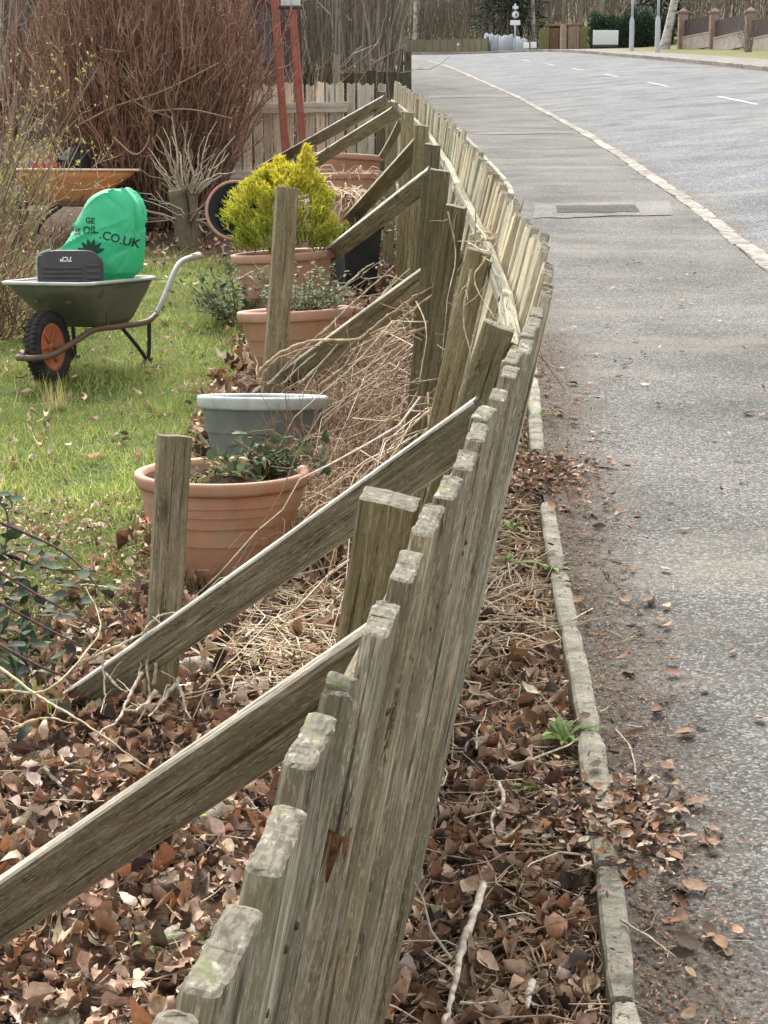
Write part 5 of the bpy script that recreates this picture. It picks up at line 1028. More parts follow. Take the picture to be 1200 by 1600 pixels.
# stones
def rock(label, px, py, w, h, seed, z=-0.1, dep=0.8, mat=None):
    c = G(px, py, z); r = np.random.default_rng(seed); bm = bmesh.new(); bmesh.ops.create_icosphere(bm, subdivisions=3, radius=1.0); ax = r.normal(0, 1, (7, 3)); am = r.uniform(0.05, 0.22, 7)
    for v in bm.verts:
        k = 1 + sum(m * math.copysign(abs(math.sin(2.1 * float(np.dot(a_, v.co)))), float(np.dot(a_, v.co))) for a_, m in zip(ax, am)) * 0.5; v.co = Vector((v.co.x * k * w / 2, v.co.y * k * w / 2 * dep, max(-0.6, min(0.75, v.co.z * k)) * h))
    g = Geo(); g.bm(bm); o = g.obj('stone', mat or M_rock, smooth=True); o.location = c; o.rotation_euler = (-TILT, 0, r.uniform(0, 3)); tag(o, label, 'stone'); return o
rock('flat pale stone in the leaves, lower left by the fence', 262, 1385, 0.13, 0.03, 1); rock('pale rounded stone beside the lowest picket', 290, 1470, 0.09, 0.035, 2); rock('small cream stone at the bottom left among leaves', 208, 1445, 0.06, 0.025, 3)
rock('mossy greenish stone just under the first brace', 325, 1282, 0.10, 0.05, 4); rock('grey stone behind the near stake foot', 312, 1050, 0.11, 0.06, 5); rock('mossy round stone in the straw below the second brace', 440, 945, 0.10, 0.05, 6); rock('pale slab by the foot of the large ribbed pot', 468, 828, 0.14, 0.03, 7)
rock('grey stone under the tall near post', 500, 890, 0.09, 0.05, 8); rock('long pale stone below the conifer pot', 480, 425, 0.3, 0.06, 9, dep=0.5); rock('cream stone partly buried, bottom edge', 105, 1590, 0.09, 0.03, 10); rock('small flat stone beneath the first brace near the leaves', 380, 1080, 0.08, 0.03, 11); rock('pale stone by the mossy clump near the fence posts', 625, 375, 0.22, 0.06, 12, dep=0.6)
# bigger sticks
def stick(label, pts, r, col, z=-0.02):
    q = [G(a, b, z + (c[0] if c else 0)) for a, b, *c in pts]; o = empty('stick', q[0], 0, label, 'stick'); o.rotation_euler = (0, 0, 0); g = Geo(); twig(g, [tuple(p - q[0]) for p in q], [r, r * 0.85, r * 0.5], len(pts) * 8, col, r * 0.9, 7, 2); g.obj('wood', M_dry, o)
stick('thick pale broken stick lying along the verge at the bottom', [(754, 1382, 0.02), (738, 1440, 0.03), (722, 1490, 0.02), (708, 1550), (694, 1600)], 0.008, (0.55, 0.48, 0.38)); stick('bent pale root standing from the verge leaves', [(779, 1222, 0.03), (786, 1250, 0.02), (770, 1275, 0.01), (774, 1318)], 0.005, (0.56, 0.48, 0.36))
stick('straight straw stem lying across the verge to the edging', [(775, 1320), (850, 1320), (924, 1316)], 0.003, (0.60, 0.48, 0.30)); stick('forked pale stem beside the bent root', [(775, 1318), (815, 1290), (870, 1248)], 0.0035, (0.5, 0.4, 0.27)); stick('short pale stick at the bottom of the verge', [(832, 1535), (822, 1575)], 0.007, (0.6, 0.54, 0.44))
stick('grey twig lying off the edging onto the footway, lower right', [(970, 1437), (1010, 1462), (1056, 1496)], 0.003, (0.42, 0.37, 0.3), 0.02); stick('thin curled root hanging over the footway side of the edging', [(962, 1140), (985, 1170), (992, 1215), (983, 1275)], 0.0025, (0.42, 0.34, 0.25), 0.012)
stick('dark twig poking out over the footway past the fence bend', [(835, 545, 0.0), (858, 575), (882, 608)], 0.004, (0.12, 0.08, 0.06), 0.0); stick('dead grey branch lying in leaves left of the first brace', [(60, 1195, 0.02), (110, 1232, 0.02), (190, 1240, 0.02)], 0.005, (0.3, 0.26, 0.2), -0.08)

# ------------------------------------------------------------------ beyond the garden
def proj(p):
    x, d, z = p[0], p[1], CAMZ - p[2]; zc = d * CP + z * SP; yc = z * CP - d * SP; return 600 + F * x / zc, 800 + F * yc / zc
def far_at(px, o, lo=70, hi=200):
    i = min(np.arange(lo, hi, 0.25), key=lambda q: abs(proj(far(q, o))[0] - px)); p = far(i, o); a, b = far(i, o), far(min(i + 1, 219), o); return Vector(p), math.atan2(b[1] - a[1], b[0] - a[0])
M_galvpost = plain('painted_lamp_post', (0.42, 0.46, 0.47), 0.5, 0.12, 2, 0.05, spec=0.4)
M_brick = plain('red_sandstone', (0.27, 0.19, 0.155), 0.9, 0.3, 3, 0.4, spec=0.1); M_plinth = plain('pale_wall_stone', (0.40, 0.35, 0.30), 0.9, 0.3, 2.5, 0.4, spec=0.1)
M_panel = plain('dark_fence_panel', (0.085, 0.065, 0.06), 0.85, 0.3, 3, 0.2); M_whiteb = plain('white_board', (0.62, 0.64, 0.64), 0.6, 0.06, 2, 0.02); M_darkframe = plain('board_frame', (0.05, 0.05, 0.055), 0.7, 0.2, 4, 0.1)  # last one: near-black for the board's base and legs and the pole bracket
M_greenw = plain('mossy_fence_boards', (0.17, 0.16, 0.07), 0.9, 0.3, 4, 0.3); M_brownw = plain('brown_shed_boards', (0.15, 0.095, 0.06), 0.9, 0.3, 4, 0.3); M_pinkw = plain('faded_shed_boards', (0.27, 0.20, 0.15), 0.9, 0.25, 4, 0.3); M_redroof = plain('red_brown_roof', (0.24, 0.10, 0.07), 0.85, 0.3, 4, 0.3)
M_farw = plain('far_fence_boards', (0.15, 0.13, 0.085), 0.9, 0.35, 1.5, 0.3, dirt=((0.11, 0.12, 0.06), 0.6), dscale=0.8); M_tarp = plain('pale_grey_sheeting', (0.34, 0.37, 0.40), 0.6, 0.15, 2, 0.3); M_rust = plain('rust_red_paint', (0.30, 0.085, 0.06), 0.75, 0.25, 12, 0.25, dirt=((0.36, 0.20, 0.15), 0.5), dscale=15)
def birch():
    t = NT('birch_bark'); v = t.coord('Object', (1, 1, 2.5), rand=3.0); n = t.noise(v, 2.2, 6, 0.7); c = t.ramp(n, [(0.36, (0.06, 0.05, 0.045)), (0.46, (0.40, 0.37, 0.33)), (0.7, (0.55, 0.52, 0.47))]); return t.out(c, 0.85, t.bump(n, 0.4, 0.02), spec=0.15)
M_birch = birch(); M_trunk = plain('woodland_bark', (0.17, 0.145, 0.12), 0.95, 0.4, 3, 0.7, spec=0.05, dirt=((0.11, 0.12, 0.07), 0.6), dscale=1.5); M_trunk2 = plain('pale_grey_bark', (0.24, 0.21, 0.175), 0.95, 0.3, 3, 0.6, spec=0.05, dirt=((0.17, 0.18, 0.12), 0.6), dscale=1.5)
M_twig = tinted('far_twigs', 1.0, 0.9, 0.2, 5, spec=0.05)
DK = [(0.18, 0.152, 0.125), (0.22, 0.185, 0.15), (0.13, 0.108, 0.09), (0.28, 0.24, 0.195)]
def tree(label, base, h, r, lean=(0, 0), bark=M_trunk, seed=0, low=0.25, tw=3, cols=DK, nl=14, name='bare_tree', ll=0.28):
    global rng
    keep = rng; rng = np.random.default_rng(seed + 900)
    o = empty(name, base, 0, label, 'tree'); t = np.linspace(0, 1, 9)
    tr = np.stack([lean[0] * t + 0.12 * r * np.sin(t * 7 + seed), lean[1] * t + 0.1 * r * np.cos(t * 5 + seed), -0.3 + (h + 0.3) * t], -1)
    g = Geo(); rad = r * (1 - 0.75 * t); rad[0] *= 1.35; tubes(g, tr[None], rad[None], 10); g.obj('trunk', bark, o)
    l1 = side_twigs(tr[None], nl, h * ll, 6, 0.35, 0.9, low); g = Geo(); tubes(g, l1, taper(len(l1), 6, r * 0.22, r * 0.05), 5, pick(cols, len(l1)))
    l2 = side_twigs(l1, 6, h * ll * 0.45, 5, 0.3, 0.8, 0.2); tubes(g, l2, taper(len(l2), 5, r * 0.08, 0.006), 3, pick(cols, len(l2)))
    l3 = side_twigs(l2, tw, h * ll * 0.25, 4, 0.2, 0.8, 0.2); tubes(g, l3, taper(len(l3), 4, 0.008, 0.004), 3, pick(cols, len(l3))); k = g.obj('crown', M_twig, o); rng = keep
    return o
# lamp posts
for px, lab in ((1026, 'pale grey lamp post standing in front of the leaning birch'), (987, 'pale grey lamp post in front of the ivy hedge')):
    p, a = far_at(px, 2.1); o = empty('lamp_post', p, a, lab, 'lamp post'); g = Geo(); lathe(g, [(0.115, -0.1), (0.115, 1.35), (0.105, 1.42), (0.07, 1.55), (0.068, 1.6)], 20); g.obj('base', M_galvpost, o)
    g = Geo(); pipe(g, [(0, 0, 1.5), (0, 0, 6.5), (0, 0.3, 7.6), (0, 1.4, 7.9)], [0.066, 0.045, 0.035], 12, 20); g.obj('column', M_galvpost, o); g = Geo(); g.box((-0.13, 1.3, 7.84), (0.13, 2.0, 8.0), bev=0.05); g.obj('lantern', M_galvpost, o)
    g = Geo(); g.box((-0.05, -0.118, 0.5), (0.05, -0.108, 1.0)); g.obj('hatch', M_galvpost, o)
p, a = far_at(880, 2.0); o = empty('telegraph_pole', p, a, 'slim brown pole with a pale foot before the wooden shed', 'pole'); g = Geo(); pipe(g, [(0, 0, 1.2), (0, 0, 8.5)], [0.10, 0.08], 12, 6); g.obj('pole', M_trunk2, o); g = Geo(); lathe(g, [(0.18, -0.1), (0.17, 1.25), (0.10, 1.4)], 14); g.obj('foot', M_pinkw, o)
# road sign
M_signw = plain('sign_white', (0.70, 0.71, 0.70), 0.5, 0.04, 3, 0); M_signd = plain('sign_dark', (0.06, 0.06, 0.07), 0.5, 0.1, 3, 0)
p, a = far_at(805, 0.9); o = empty('road_sign', p, 0, 'round road sign above a white plate on a thin grey pole', 'sign'); g = Geo(); pipe(g, [(0, 0, -0.1), (0, 0, 2.75)], 0.05, 8); g.obj('pole', M_galvpost, o)
fy = lambda g, r, y, z, mi=0: lathe(g, [(0.001, 0), (r, 0), (r, 0.02), (0.001, 0.02)], 28, M=Matrix.Translation((0, y, z)) @ Matrix.Rotation(R(90), 4, 'X'))
g = Geo(); fy(g, 0.29, -0.06, 2.1); g.obj('disc', M_signd, o); g = Geo(); fy(g, 0.2, -0.085, 2.1); g.obj('face', M_signw, o); g = Geo(); g.box((0.0, -0.112, 2.0), (0.1, -0.107, 2.2)); g.obj('symbol', M_signd, o)
g = Geo(); g.box((-0.30, -0.07, 1.5), (0.30, -0.05, 1.78), bev=0.004); g.obj('plate', M_signw, o); g = Geo(); g.box((-0.17, -0.07, 2.45), (0.17, -0.05, 2.6), bev=0.004); g.obj('top_plate', M_signw, o)
# white board
p, a = far_at(945, 4.2); o = empty('notice_board', p, a + math.pi, 'blank white board on a dark base before the ivy hedge', 'board'); g = Geo(); g.box((-0.72, -0.04, 0.2), (0.72, 0.04, 1.0), bev=0.02); g.obj('panel', M_whiteb, o); g = Geo(); g.box((-0.70, -0.06, 0.02), (0.70, 0.06, 0.195)); g.obj('base', M_darkframe, o)
o.rotation_euler = (-TILT, 0, R(-4))
for s_ in (-0.6, 0.6): g = Geo(); pipe(g, [(s_, 0.06, -0.1), (s_, 0.06, 0.95)], 0.03, 8); g.obj('leg', M_darkframe, o)
# wooden shed
p, a = far_at(880, 5.6); o = empty('wooden_shed', p, R(-8), 'low wooden shed of green and brown boards with a red-brown roof edge', 'shed')
for x0, x1, y, h, m in ((-1.55, -0.9, 0.0, 1.35, M_greenw), (-0.88, -0.32, 0.12, 1.3, M_brownw), (0.30, 1.0, 0.0, 1.45, M_pinkw), (1.02, 1.6, 0.05, 1.4, M_greenw), (-0.30, 0.28, 0.15, 1.5, M_brownw)):
    k = max(2, int((x1 - x0) / 0.16)); w_ = (x1 - x0) / k
    for j in range(k): g = Geo(); g.box((x0 + j * w_ + 0.006, y - 0.02 + random.uniform(0, 0.008), -0.1), (x0 + (j + 1) * w_ - 0.006, y + 0.01, h + random.uniform(-0.02, 0.02))); g.obj('board', m, o, smooth=False)
g = Geo(); g.box((-1.0, 0.0, 1.46), (1.15, 1.5, 1.58), bev=0.02); g.obj('roof', M_redroof, o); g = Geo(); g.box((-1.5, 0.3, -0.1), (1.55, 1.4, 1.33)); g.obj('back_wall', M_brownw, o)
# ivy hedge
p, a = far_at(975, 6.6); o = empty('hedge', p, 0, 'dense dark green ivy hedge behind the lamp posts', 'hedge'); n = 9500; g = Geo(); pos = np.stack([U(-2.1, 2.9, n), U(-0.5, 0.6, n), U(0, 1, n)], -1); top = 2.0 + 0.25 * np.sin(pos[:, 0] * 2.3) + 0.15 * np.sin(pos[:, 0] * 6) - 0.5 * np.clip(-pos[:, 0] - 1.3, 0, 1); pos[:, 2] = top * pos[:, 2] ** 0.8
leaves(g, pos, rng.normal(0, 1, (n, 3)), rng.normal(0, 0.6, (n, 3)) + (0, -1, 0.5), U(0.08, 0.16, n), U(0.06, 0.12, n), pick([(0.018, 0.045, 0.022), (0.03, 0.065, 0.03), (0.05, 0.09, 0.045), (0.015, 0.03, 0.018)], n, 0.3), nu=3, nv=2); k = g.obj('leaves', M_leaf, o); k['kind'] = 'stuff'
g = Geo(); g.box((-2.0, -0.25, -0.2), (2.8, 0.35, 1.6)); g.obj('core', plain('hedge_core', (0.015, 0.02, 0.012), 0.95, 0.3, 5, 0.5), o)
# wall with brick piers and dark panels
pts = [P(1066, 71, 84), P(1115, 73, 81), P(1171, 75, 77), P(1235, 78, 73)]; o = empty('garden_wall', pts[0], 0, 'stone plinth wall with red sandstone piers and dark panels', 'wall'); inv = chain(o).inverted()
for i, q in enumerate(pts):
    l = inv @ q; g = Geo(); g.box((l.x - 0.22, l.y - 0.22, l.z - 0.3), (l.x + 0.22, l.y + 0.22, l.z + 1.55), bev=0.015); pr = g.obj('pier', M_brick, o); g = Geo(); g.box((l.x - 0.28, l.y - 0.28, l.z + 1.553), (l.x + 0.28, l.y + 0.28, l.z + 1.66), bev=0.02); g.add(*[np.array([(l.x - 0.2, l.y - 0.2, l.z + 1.66), (l.x + 0.2, l.y - 0.2, l.z + 1.66), (l.x + 0.2, l.y + 0.2, l.z + 1.66), (l.x - 0.2, l.y + 0.2, l.z + 1.66), (l.x, l.y, l.z + 1.85)]), [(0, 1, 4), (1, 2, 4), (2, 3, 4), (3, 0, 4)]]); g.obj('cap', M_brick, pr, smooth=False)
for q0, q1 in zip(pts[:-1], pts[1:]):
    a0, a1 = inv @ q0, inv @ q1; dv = (a1 - a0).normalized(); s0 = a0 + dv * 0.225; s1 = a1 - dv * 0.225; L = (s1 - s0).length; an = math.atan2(dv.y, dv.x)
    Mx = Matrix.Translation((s0.x, s0.y, s0.z)) @ Matrix.Rotation(an, 4, 'Z')
    g = Geo(); g.box((0, -0.14, -0.3), (L, 0.14, 0.36), M=Mx); g.obj('plinth', M_plinth, o, smooth=False); g = Geo(); g.box((0, -0.17, 0.363), (L, 0.17, 0.42), M=Mx); g.obj('coping', M_plinth, o, smooth=False)
    k = max(3, int(L / 0.16)); w_ = L / k
    for j in range(k): g = Geo(); g.box((j * w_ + 0.005, -0.03, 0.424), ((j + 1) * w_ - 0.005, 0.0, 1.22), M=Mx); g.obj('panel_board', M_panel, o, smooth=False)
# trees over there
p, a = far_at(1037, 4.2); tree('birch trunk leaning right behind the grey lamp post', p, 9, 0.24, (1.9, 0.3), M_birch, 3, 0.45)
for i, (px, off, h, r, ln, bk, lab) in enumerate([(1118, 12, 9, 0.25, 0.1, M_trunk, 'dark tree trunk on the bank behind the wall piers'), (1095, 17, 8, 0.12, 0.8, M_trunk2, 'thin pale tree on the bank behind the wall'), (905, 12, 10, 0.16, 0.1, M_trunk2, 'straight grey tree behind the wooden shed'), (938, 11, 10, 0.17, -0.2, M_trunk2, 'grey-brown tree behind the blank white board'), (955, 15, 11, 0.22, 0.2, M_trunk, 'stout dark tree above the ivy hedge'), (1010, 13, 10, 0.14, 0.9, M_birch, 'slanting pale tree above the right end of the hedge'),
      (832, 9, 11, 0.16, -0.3, M_birch, 'white-barked trunk right of the road sign'), (857, 12, 11, 0.14, 0.1, M_trunk2, 'slim grey trunk above the left end of the shed'), (752, 6, 9, 0.18, 1.2, M_trunk2, 'pale trunk slanting up behind the grey sheeting'), (648, 5, 12, 0.15, 0.1, M_birch, 'white birch with dark marks behind the far fence'), (632, 8, 12, 0.2, -0.1, M_trunk2, 'grey trunk left of the marked birch'), (612, 6, 12, 0.16, -0.5, M_birch, 'leaning white birch above the dark board fence'),
      (668, 12, 13, 0.3, 0.2, M_trunk, 'broad dark trunk behind the far fence'), (690, 18, 13, 0.26, -0.3, M_trunk, 'dark trunk deep in the wood behind the far fence'), (715, 14, 13, 0.24, 0.4, M_trunk, 'brown trunk left of the slanting pale one'), (738, 20, 14, 0.3, 0.0, M_trunk, 'dark trunk deep in the wood near the sheeting'), (818, 20, 13, 0.25, 0.1, M_trunk, 'dark trunk deep behind the road sign'), (595, 16, 13, 0.3, 0.2, M_trunk, 'dark trunk behind the leaning white birch'), (985, 22, 12, 0.3, 0.0, M_trunk, 'dark trunk high on the rise above the hedge'), (870, 22, 12, 0.28, 0.3, M_trunk, 'dark trunk on the rise behind the pole')]):
    p, a = far_at(px, off); tree(lab, p, h, r, (ln, 0), bk, 20 + i, 0.12, 3)
def conifer(label, base, h, r, seed):
    o = empty('conifer', base, 0, label, 'conifer'); g = Geo(); pipe(g, [(0, 0, -0.3), (0, 0, h)], [0.16, 0.03], 8); g.obj('trunk', M_trunk, o); n = 3600; t = U(0, 1, n) ** 0.8; a = U(0, 6.28, n); rr = r * (1 - t) * U(0.25, 1, n) ** 0.5 * (1 + 0.25 * np.sin(a * 5 + t * 20)); g = Geo()
    leaves(g, np.stack([np.cos(a) * rr, np.sin(a) * rr, 0.2 + t * h], -1), np.stack([np.cos(a), np.sin(a), U(-0.6, 0.1, n)], -1), rng.normal(0, 0.4, (n, 3)) + (0, 0, 1), U(0.25, 0.5, n), U(0.08, 0.16, n), pick([(0.02, 0.038, 0.022), (0.03, 0.052, 0.03), (0.014, 0.026, 0.018)], n, 0.3), nu=3, nv=2, curl=-0.3); k = g.obj('crown', M_leaf, o); k['kind'] = 'stuff'
for i, (px, off, lab) in enumerate(((783, 7, 'dark green spruce behind the road sign'), (812, 10, 'second dark spruce just right of the road sign'), (1030, 10, 'dark evergreen behind the leaning birch'))): p, a = far_at(px, off); conifer(lab, p, 8.5 - i, 2.2, i)
# small shrub before the wall
p = P(1170, 86, 72); o = empty('shrub', p, 0, 'small bare shrub on the grass before the wall piers', 'shrub'); g = Geo(); n = 9; pc = canes((0, 0, -0.05), 0.12, n, U(1.0, 2.0, n), U(0.2, 0.8, n), 6, jit=0.05); tubes(g, pc, taper(n, 6, 0.03, 0.01), 4, pick(DK, n)); tw = side_twigs(pc, 7, 0.5, 4); tubes(g, tw, taper(len(tw), 4, 0.012, 0.005), 3, pick(DK, len(tw))); g.obj('stems', M_twig, o)
# far fence round the bend, panel by panel
o = empty('roadside_fence', far(160, 1.6), 0, 'low brown board fence round the far bend of the road', 'fence'); inv = chain(o).inverted(); ii = np.arange(148, 196, 1.0)
ok = [i for i in ii if 560 < proj(far(i, 1.6))[0] < 762]
for i in ok:
    a0, a1 = inv @ Vector(far(i, 1.6)), inv @ Vector(far(i + 1, 1.6)); dv = a1 - a0; L = dv.length; Mx = Matrix.Translation(a0) @ Matrix.Rotation(math.atan2(dv.y, dv.x), 4, 'Z')
    g = Geo(); g.box((0.07, -0.03, -0.25), (L - 0.07, 0.03, 0.86 + random.uniform(-0.02, 0.02)), M=Mx); g.obj('panel', M_farw, o, smooth=False); g = Geo(); g.box((-0.06, -0.07, -0.25), (0.06, 0.05, 0.95), M=Mx); g.obj('post', M_farw, o, smooth=False)
p, a = far_at(715, 0.7, 130, 200); o = empty('marker_post', p, 0, 'small tan marker post before the far fence', 'post'); g = Geo(); g.box((-0.07, -0.05, -0.1), (0.07, 0.05, 0.62), bev=0.02); g.obj('shaft', M_pinkw, o); g = Geo(); g.box((-0.075, -0.055, 0.45), (0.075, 0.055, 0.55)); g.obj('band', M_signw, o)
# grey sheeting
o = empty('sheet_fence', far_at(785, 2.0, 120, 190)[0], 0, 'row of pale grey corrugated sheets beside the far bend', 'fence'); inv = chain(o).inverted()
for j, (x0, x1, top) in enumerate(((756, 767, 1.15), (767, 777, 1.05), (778, 790, 0.98), (790, 801, 1.0), (801, 812, 0.85), (812, 822, 0.72))):
    a0, a1 = inv @ far_at(x0, 2.0 - 0.2 * (j % 2), 110, 200)[0], inv @ far_at(x1, 2.0, 110, 200)[0]; n = 17; t = np.linspace(0, 1, n); dv = a1 - a0; nn = np.array([-dv.y, dv.x, 0]) / dv.length
    b = np.array(a0)[None] + t[:, None] * np.array(dv)[None] + nn[None] * (0.05 * np.sin(t * 25))[:, None]; V = np.stack([b + (0, 0, -0.2), b + (0, 0, top * 0.5), b + nn[None] * 0.05 + (0, 0, top)], 0); V[2, :, 2] += 0.05 * np.sin(t * 7 + j); g = Geo(); q = np.arange(n - 1)
    g.add(V.reshape(-1, 3), np.concatenate([np.stack([k * n + q, k * n + q + 1, (k + 1) * n + q + 1, (k + 1) * n + q], -1) for k in (0, 1)])); so = g.obj('sheet', M_tarp, o); md = so.modifiers.new('thick', 'SOLIDIFY'); md.thickness = 0.02
# two little white roadworks boards
for px, lab in ((822, 'tiny white rounded roadworks board by the far bend'), (833, 'tiny white square roadworks board by the far bend')):
    p, a = far_at(px, 0.6, 110, 190); o = empty('road_board', p, 0, lab, 'sign'); g = Geo(); g.box((-0.17, -0.03, 0.1), (0.17, 0.03, 0.45), bev=0.02); g.obj('face', M_signw, o)
    for x in (-0.13, 0.13): g = Geo(); pipe(g, [(x, 0.0, -0.1), (x, 0.0, 0.12)], 0.02, 6); g.obj('leg', M_signd, o)
# undergrowth of the wood
g = Geo(); n = 9000; ii = U(140, 215, n); oo = U(3.5, 34, n); b = np.array([far(i, o_) for i, o_ in zip(ii, oo)]); pj = np.array([proj(q)[0] for q in b]); kp = (pj < 838) | (oo > 15); b, oo, ii = b[kp], oo[kp], ii[kp]; n0 = len(b); an = U(0, 6.28, n0); t = np.linspace(0, 1, 5); H = U(0.6, 4.2, n0) * np.clip(oo / 8, 0.4, 1); sp = U(0.1, 0.9, n0)
p = b[:, None] + np.stack([np.cos(an)[:, None] * sp[:, None] * t, np.sin(an)[:, None] * sp[:, None] * t, H[:, None] * t], -1) + np.cumsum(rng.normal(0, 0.07, (n0, 5, 3)), 1); tubes(g, p, taper(n0, 5, U(0.012, 0.045, n0), 0.008), 3, pick(DK + [(0.16, 0.12, 0.09), (0.10, 0.11, 0.06)], n0, 0.25))
o = g.obj('woodland_undergrowth', M_twig); tag(o, 'brown tangle of bare woodland undergrowth beyond the road', 'undergrowth', kind='stuff')

# ------------------------------------------------------------------ behind the return fence
x0 = -0.35; o = empty('board_fence', G(618, 135, -0.05), 0, 'dark upright board fence end beside the pavement beyond the corner', 'fence'); inv = chain(o).inverted(); M_ = 44.0
for j, (px, py, w) in enumerate(((577, 100, 10), (589, 92, 10), (601, 84, 10), (613, 82, 10), (625, 76, 10), (637, 80, 11))):
    q = P(px, 137, M_ - 0.6 * j); tp = P(px, py, M_ - 0.6 * j); W_ = w / F * M_; l = inv @ q; g = Geo(); g.box((l.x - W_ / 2, l.y - 0.03, l.z - 0.2), (l.x + W_ / 2, l.y + 0.03, l.z + (tp.z - q.z)), bev=0.008); g.obj('board', M_dark, o, smooth=False)
l0, l1 = inv @ P(570, 95, M_), inv @ P(640, 92, M_); g = Geo(); g.box((l0.x, l0.y + 0.1, l0.z - 0.1), (l1.x, l0.y + 0.2, l0.z)); g.obj('rail', M_dark, o, smooth=False)
g = Geo(); q = inv @ P(612, 70, M_ + 0.5); g.box((q.x - 0.45, q.y, q.z - 0.3), (q.x - 0.2, q.y + 0.25, q.z), bev=0.02); g.box((q.x + 0.05, q.y, q.z - 0.3), (q.x + 0.3, q.y + 0.25, q.z + 0.05), bev=0.02); g.obj('post_top', M_trunk2, o)
o = empty('board_fence', (-1.2, 24, -0.1), 0, 'nearly black board fence behind the pale return fence', 'fence')
for j in range(22): g = Geo(); g.box((-1.75 + j * 0.15, -0.015 + 0.006 * (j % 2), -0.1), (-1.61 + j * 0.15, 0.012, 1.12 + random.uniform(-0.03, 0.03))); g.obj('board', M_dark, o, smooth=False)
p = P(520, 118, 30); o = empty('hedge', (p.x, p.y, -0.1), 0, 'olive yellowish hedge behind the dark board fence', 'hedge'); n = 4200; g = Geo(); pos = np.stack([U(-1.3, 1.0, n), U(-0.4, 0.4, n), U(0.2, 1.0, n)], -1); pos[:, 2] *= 1.28 + 0.12 * np.sin(pos[:, 0] * 5); leaves(g, pos, rng.normal(0, 1, (n, 3)), rng.normal(0, 1, (n, 3)) + (0, -0.5, 0.5), U(0.04, 0.09, n), U(0.02, 0.04, n), pick([(0.16, 0.15, 0.06), (0.22, 0.19, 0.085), (0.10, 0.095, 0.045), (0.30, 0.26, 0.13)], n, 0.3), nu=3, nv=2); k = g.obj('leaves', M_leaf, o); k['kind'] = 'stuff'
g = Geo(); pc = canes((0, 0, 0), 0.9, 60, U(0.7, 1.2, 60), U(0.1, 0.3, 60), 5, jit=0.03); tubes(g, pc, taper(60, 5, 0.02, 0.006), 4, pick(DK, 60)); g.obj('stems', M_twig, o)
# shed
M_shed = plain('maroon_brown_boards', (0.085, 0.05, 0.048), 0.85, 0.3, 6, 0.3)
p = P(404, 130, 22); o = empty('garden_shed', (p.x, p.y, -0.1), R(6), 'dark maroon-brown garden shed behind the red poles', 'shed')
for j in range(16): g = Geo(); g.box((-1.2 + j * 0.11, -0.012 + 0.006 * (j % 2), 0), (-1.095 + j * 0.11, 0.02, 2.25)); g.obj('board', M_shed, o, smooth=False)
g = Geo(); g.box((-1.2, 0.03, 0), (0.56, 1.8, 2.25)); g.obj('wall', M_shed, o, smooth=False); g = Geo(); g.box((0.02, -0.03, 1.25), (0.16, -0.013, 1.95)); g.obj('window', M_signd, o, smooth=False); g = Geo(); g.box((-1.35, -0.2, 2.255), (0.7, 2.0, 2.36), bev=0.02); g.obj('roof', M_trunk, o)
# two rust-red poles joined by a plate
o = empty('clothes_pole', P(452, 320, 16.2), 0, 'pair of rust-red poles with a pale plate between their tops', 'pole'); inv = chain(o).inverted()
for a_, b_ in (((426, -40), (450, 290)), ((452, -40), (478, 290))):
    q0, q1 = inv @ P(*b_, 15.6), inv @ P(*a_, 15.6); beam('pole', chain(o) @ q0, chain(o) @ q1, 0.072, 0.05, [M_rust, M_rust], o, seed=5)
q = inv @ P(454, -6, 15.45); g = Geo(); g.box((q.x - 0.09, q.y - 0.03, q.z - 0.09), (q.x + 0.09, q.y + 0.02, q.z + 0.09), bev=0.008); g.obj('plate', M_whiteb, o); g = Geo(); g.box((q.x - 0.11, q.y - 0.04, q.z - 0.115), (q.x + 0.11, q.y + 0.03, q.z - 0.093)); g.obj('bracket', M_darkframe, o)
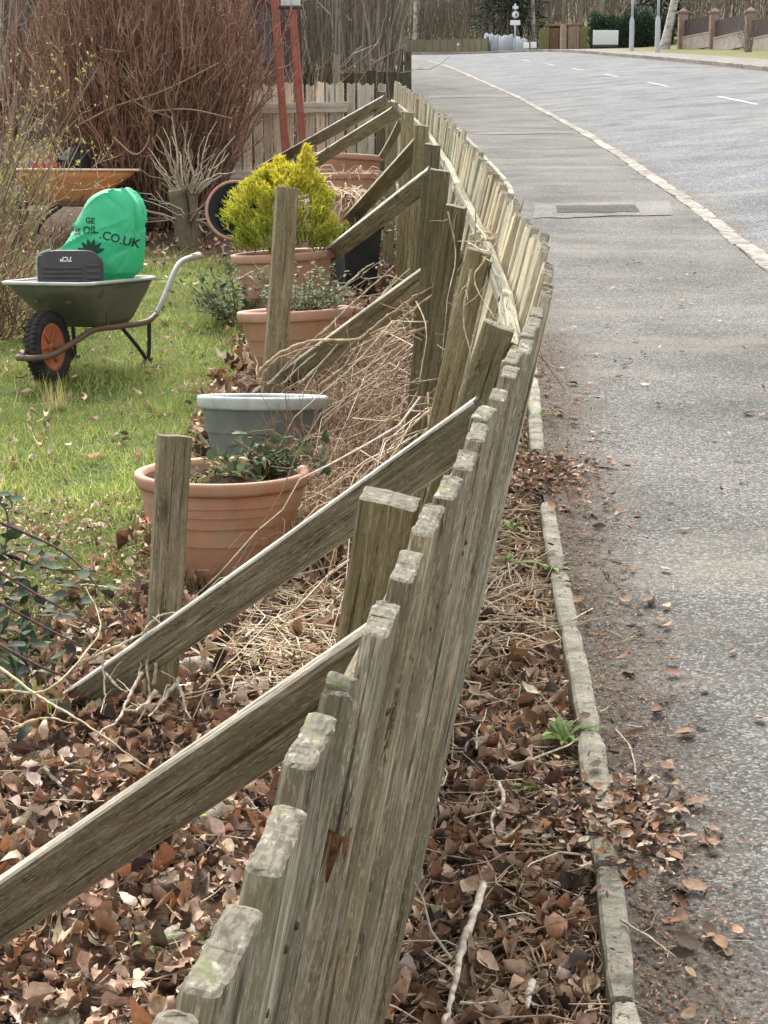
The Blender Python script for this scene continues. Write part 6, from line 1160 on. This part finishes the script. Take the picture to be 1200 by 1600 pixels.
# trees behind the garden
for i, (px, dd_, h, r, ln, bk, lab) in enumerate([(490, 34, 9, 0.11, -0.9, M_birch, 'crooked white birch above the olive hedge'), (500, 36, 9, 0.1, 0.3, M_trunk2, 'pale reddish trunk beside the crooked birch'), (523, 21, 6, 0.045, 0.1, M_trunk2, 'slender pale sapling before the dark board fence'), (560, 48, 11, 0.2, 0.1, M_trunk2, 'lichened grey tree above the hedge'), (580, 52, 12, 0.3, 0.0, M_trunk, 'thick dark tree next to the board fence end'), (455, 45, 11, 0.22, 0.2, M_trunk, 'dark tree between the red poles'), (535, 60, 12, 0.25, 0.2, M_trunk, 'dark tree behind the slender sapling'), (420, 55, 12, 0.25, -0.2, M_trunk, 'dark tree above the maroon shed'), (350, 40, 10, 0.2, 0.1, M_trunk, 'dark tree behind the red-brown shrub'), (150, 38, 10, 0.22, 0.1, M_trunk, 'dark tree behind the left half of the shrub'), (20, 30, 9, 0.12, 0.3, M_trunk2, 'grey tree in the top left corner'), (240, 50, 11, 0.25, 0.0, M_trunk, 'distant dark tree behind the middle of the shrub'), (60, 55, 11, 0.25, 0.0, M_trunk, 'distant dark tree at the upper left')]):
    p = P(px, 100, dd_); tree(lab, (p.x, p.y, -0.15), h, r, (ln, 0), bk, 60 + i, 0.08, 3, nl=18)
g = Geo(); n = 9000; d = U(27, 75, n); x = U(-0.26, 0.0, n) * d; H = U(0.8, 4.0, n); an = U(0, 6.28, n); t = np.linspace(0, 1, 5); sp = U(0.1, 0.8, n)
p = np.stack([x, d, np.full(n, -0.15)], -1)[:, None] + np.stack([np.cos(an)[:, None] * sp[:, None] * t, np.sin(an)[:, None] * sp[:, None] * t, H[:, None] * t], -1) + np.cumsum(rng.normal(0, 0.05, (n, 5, 3)), 1); tubes(g, p, taper(n, 5, U(0.01, 0.035, n), 0.006), 3, pick(DK + [(0.15, 0.12, 0.09), (0.12, 0.12, 0.075)], n, 0.25))
o = g.obj('garden_thicket', M_twig); tag(o, 'thicket of bare brown stems behind the gardens', 'thicket', kind='stuff')

# ------------------------------------------------------------------ turn the laid-out place so that the street climbs and plumb things stand plumb
Mt = Matrix.Rotation(TILT, 4, 'X')
for o in list(scene.objects):
    if o.parent is None and o.type != 'LIGHT': o.matrix_basis = Mt @ o.matrix_basis
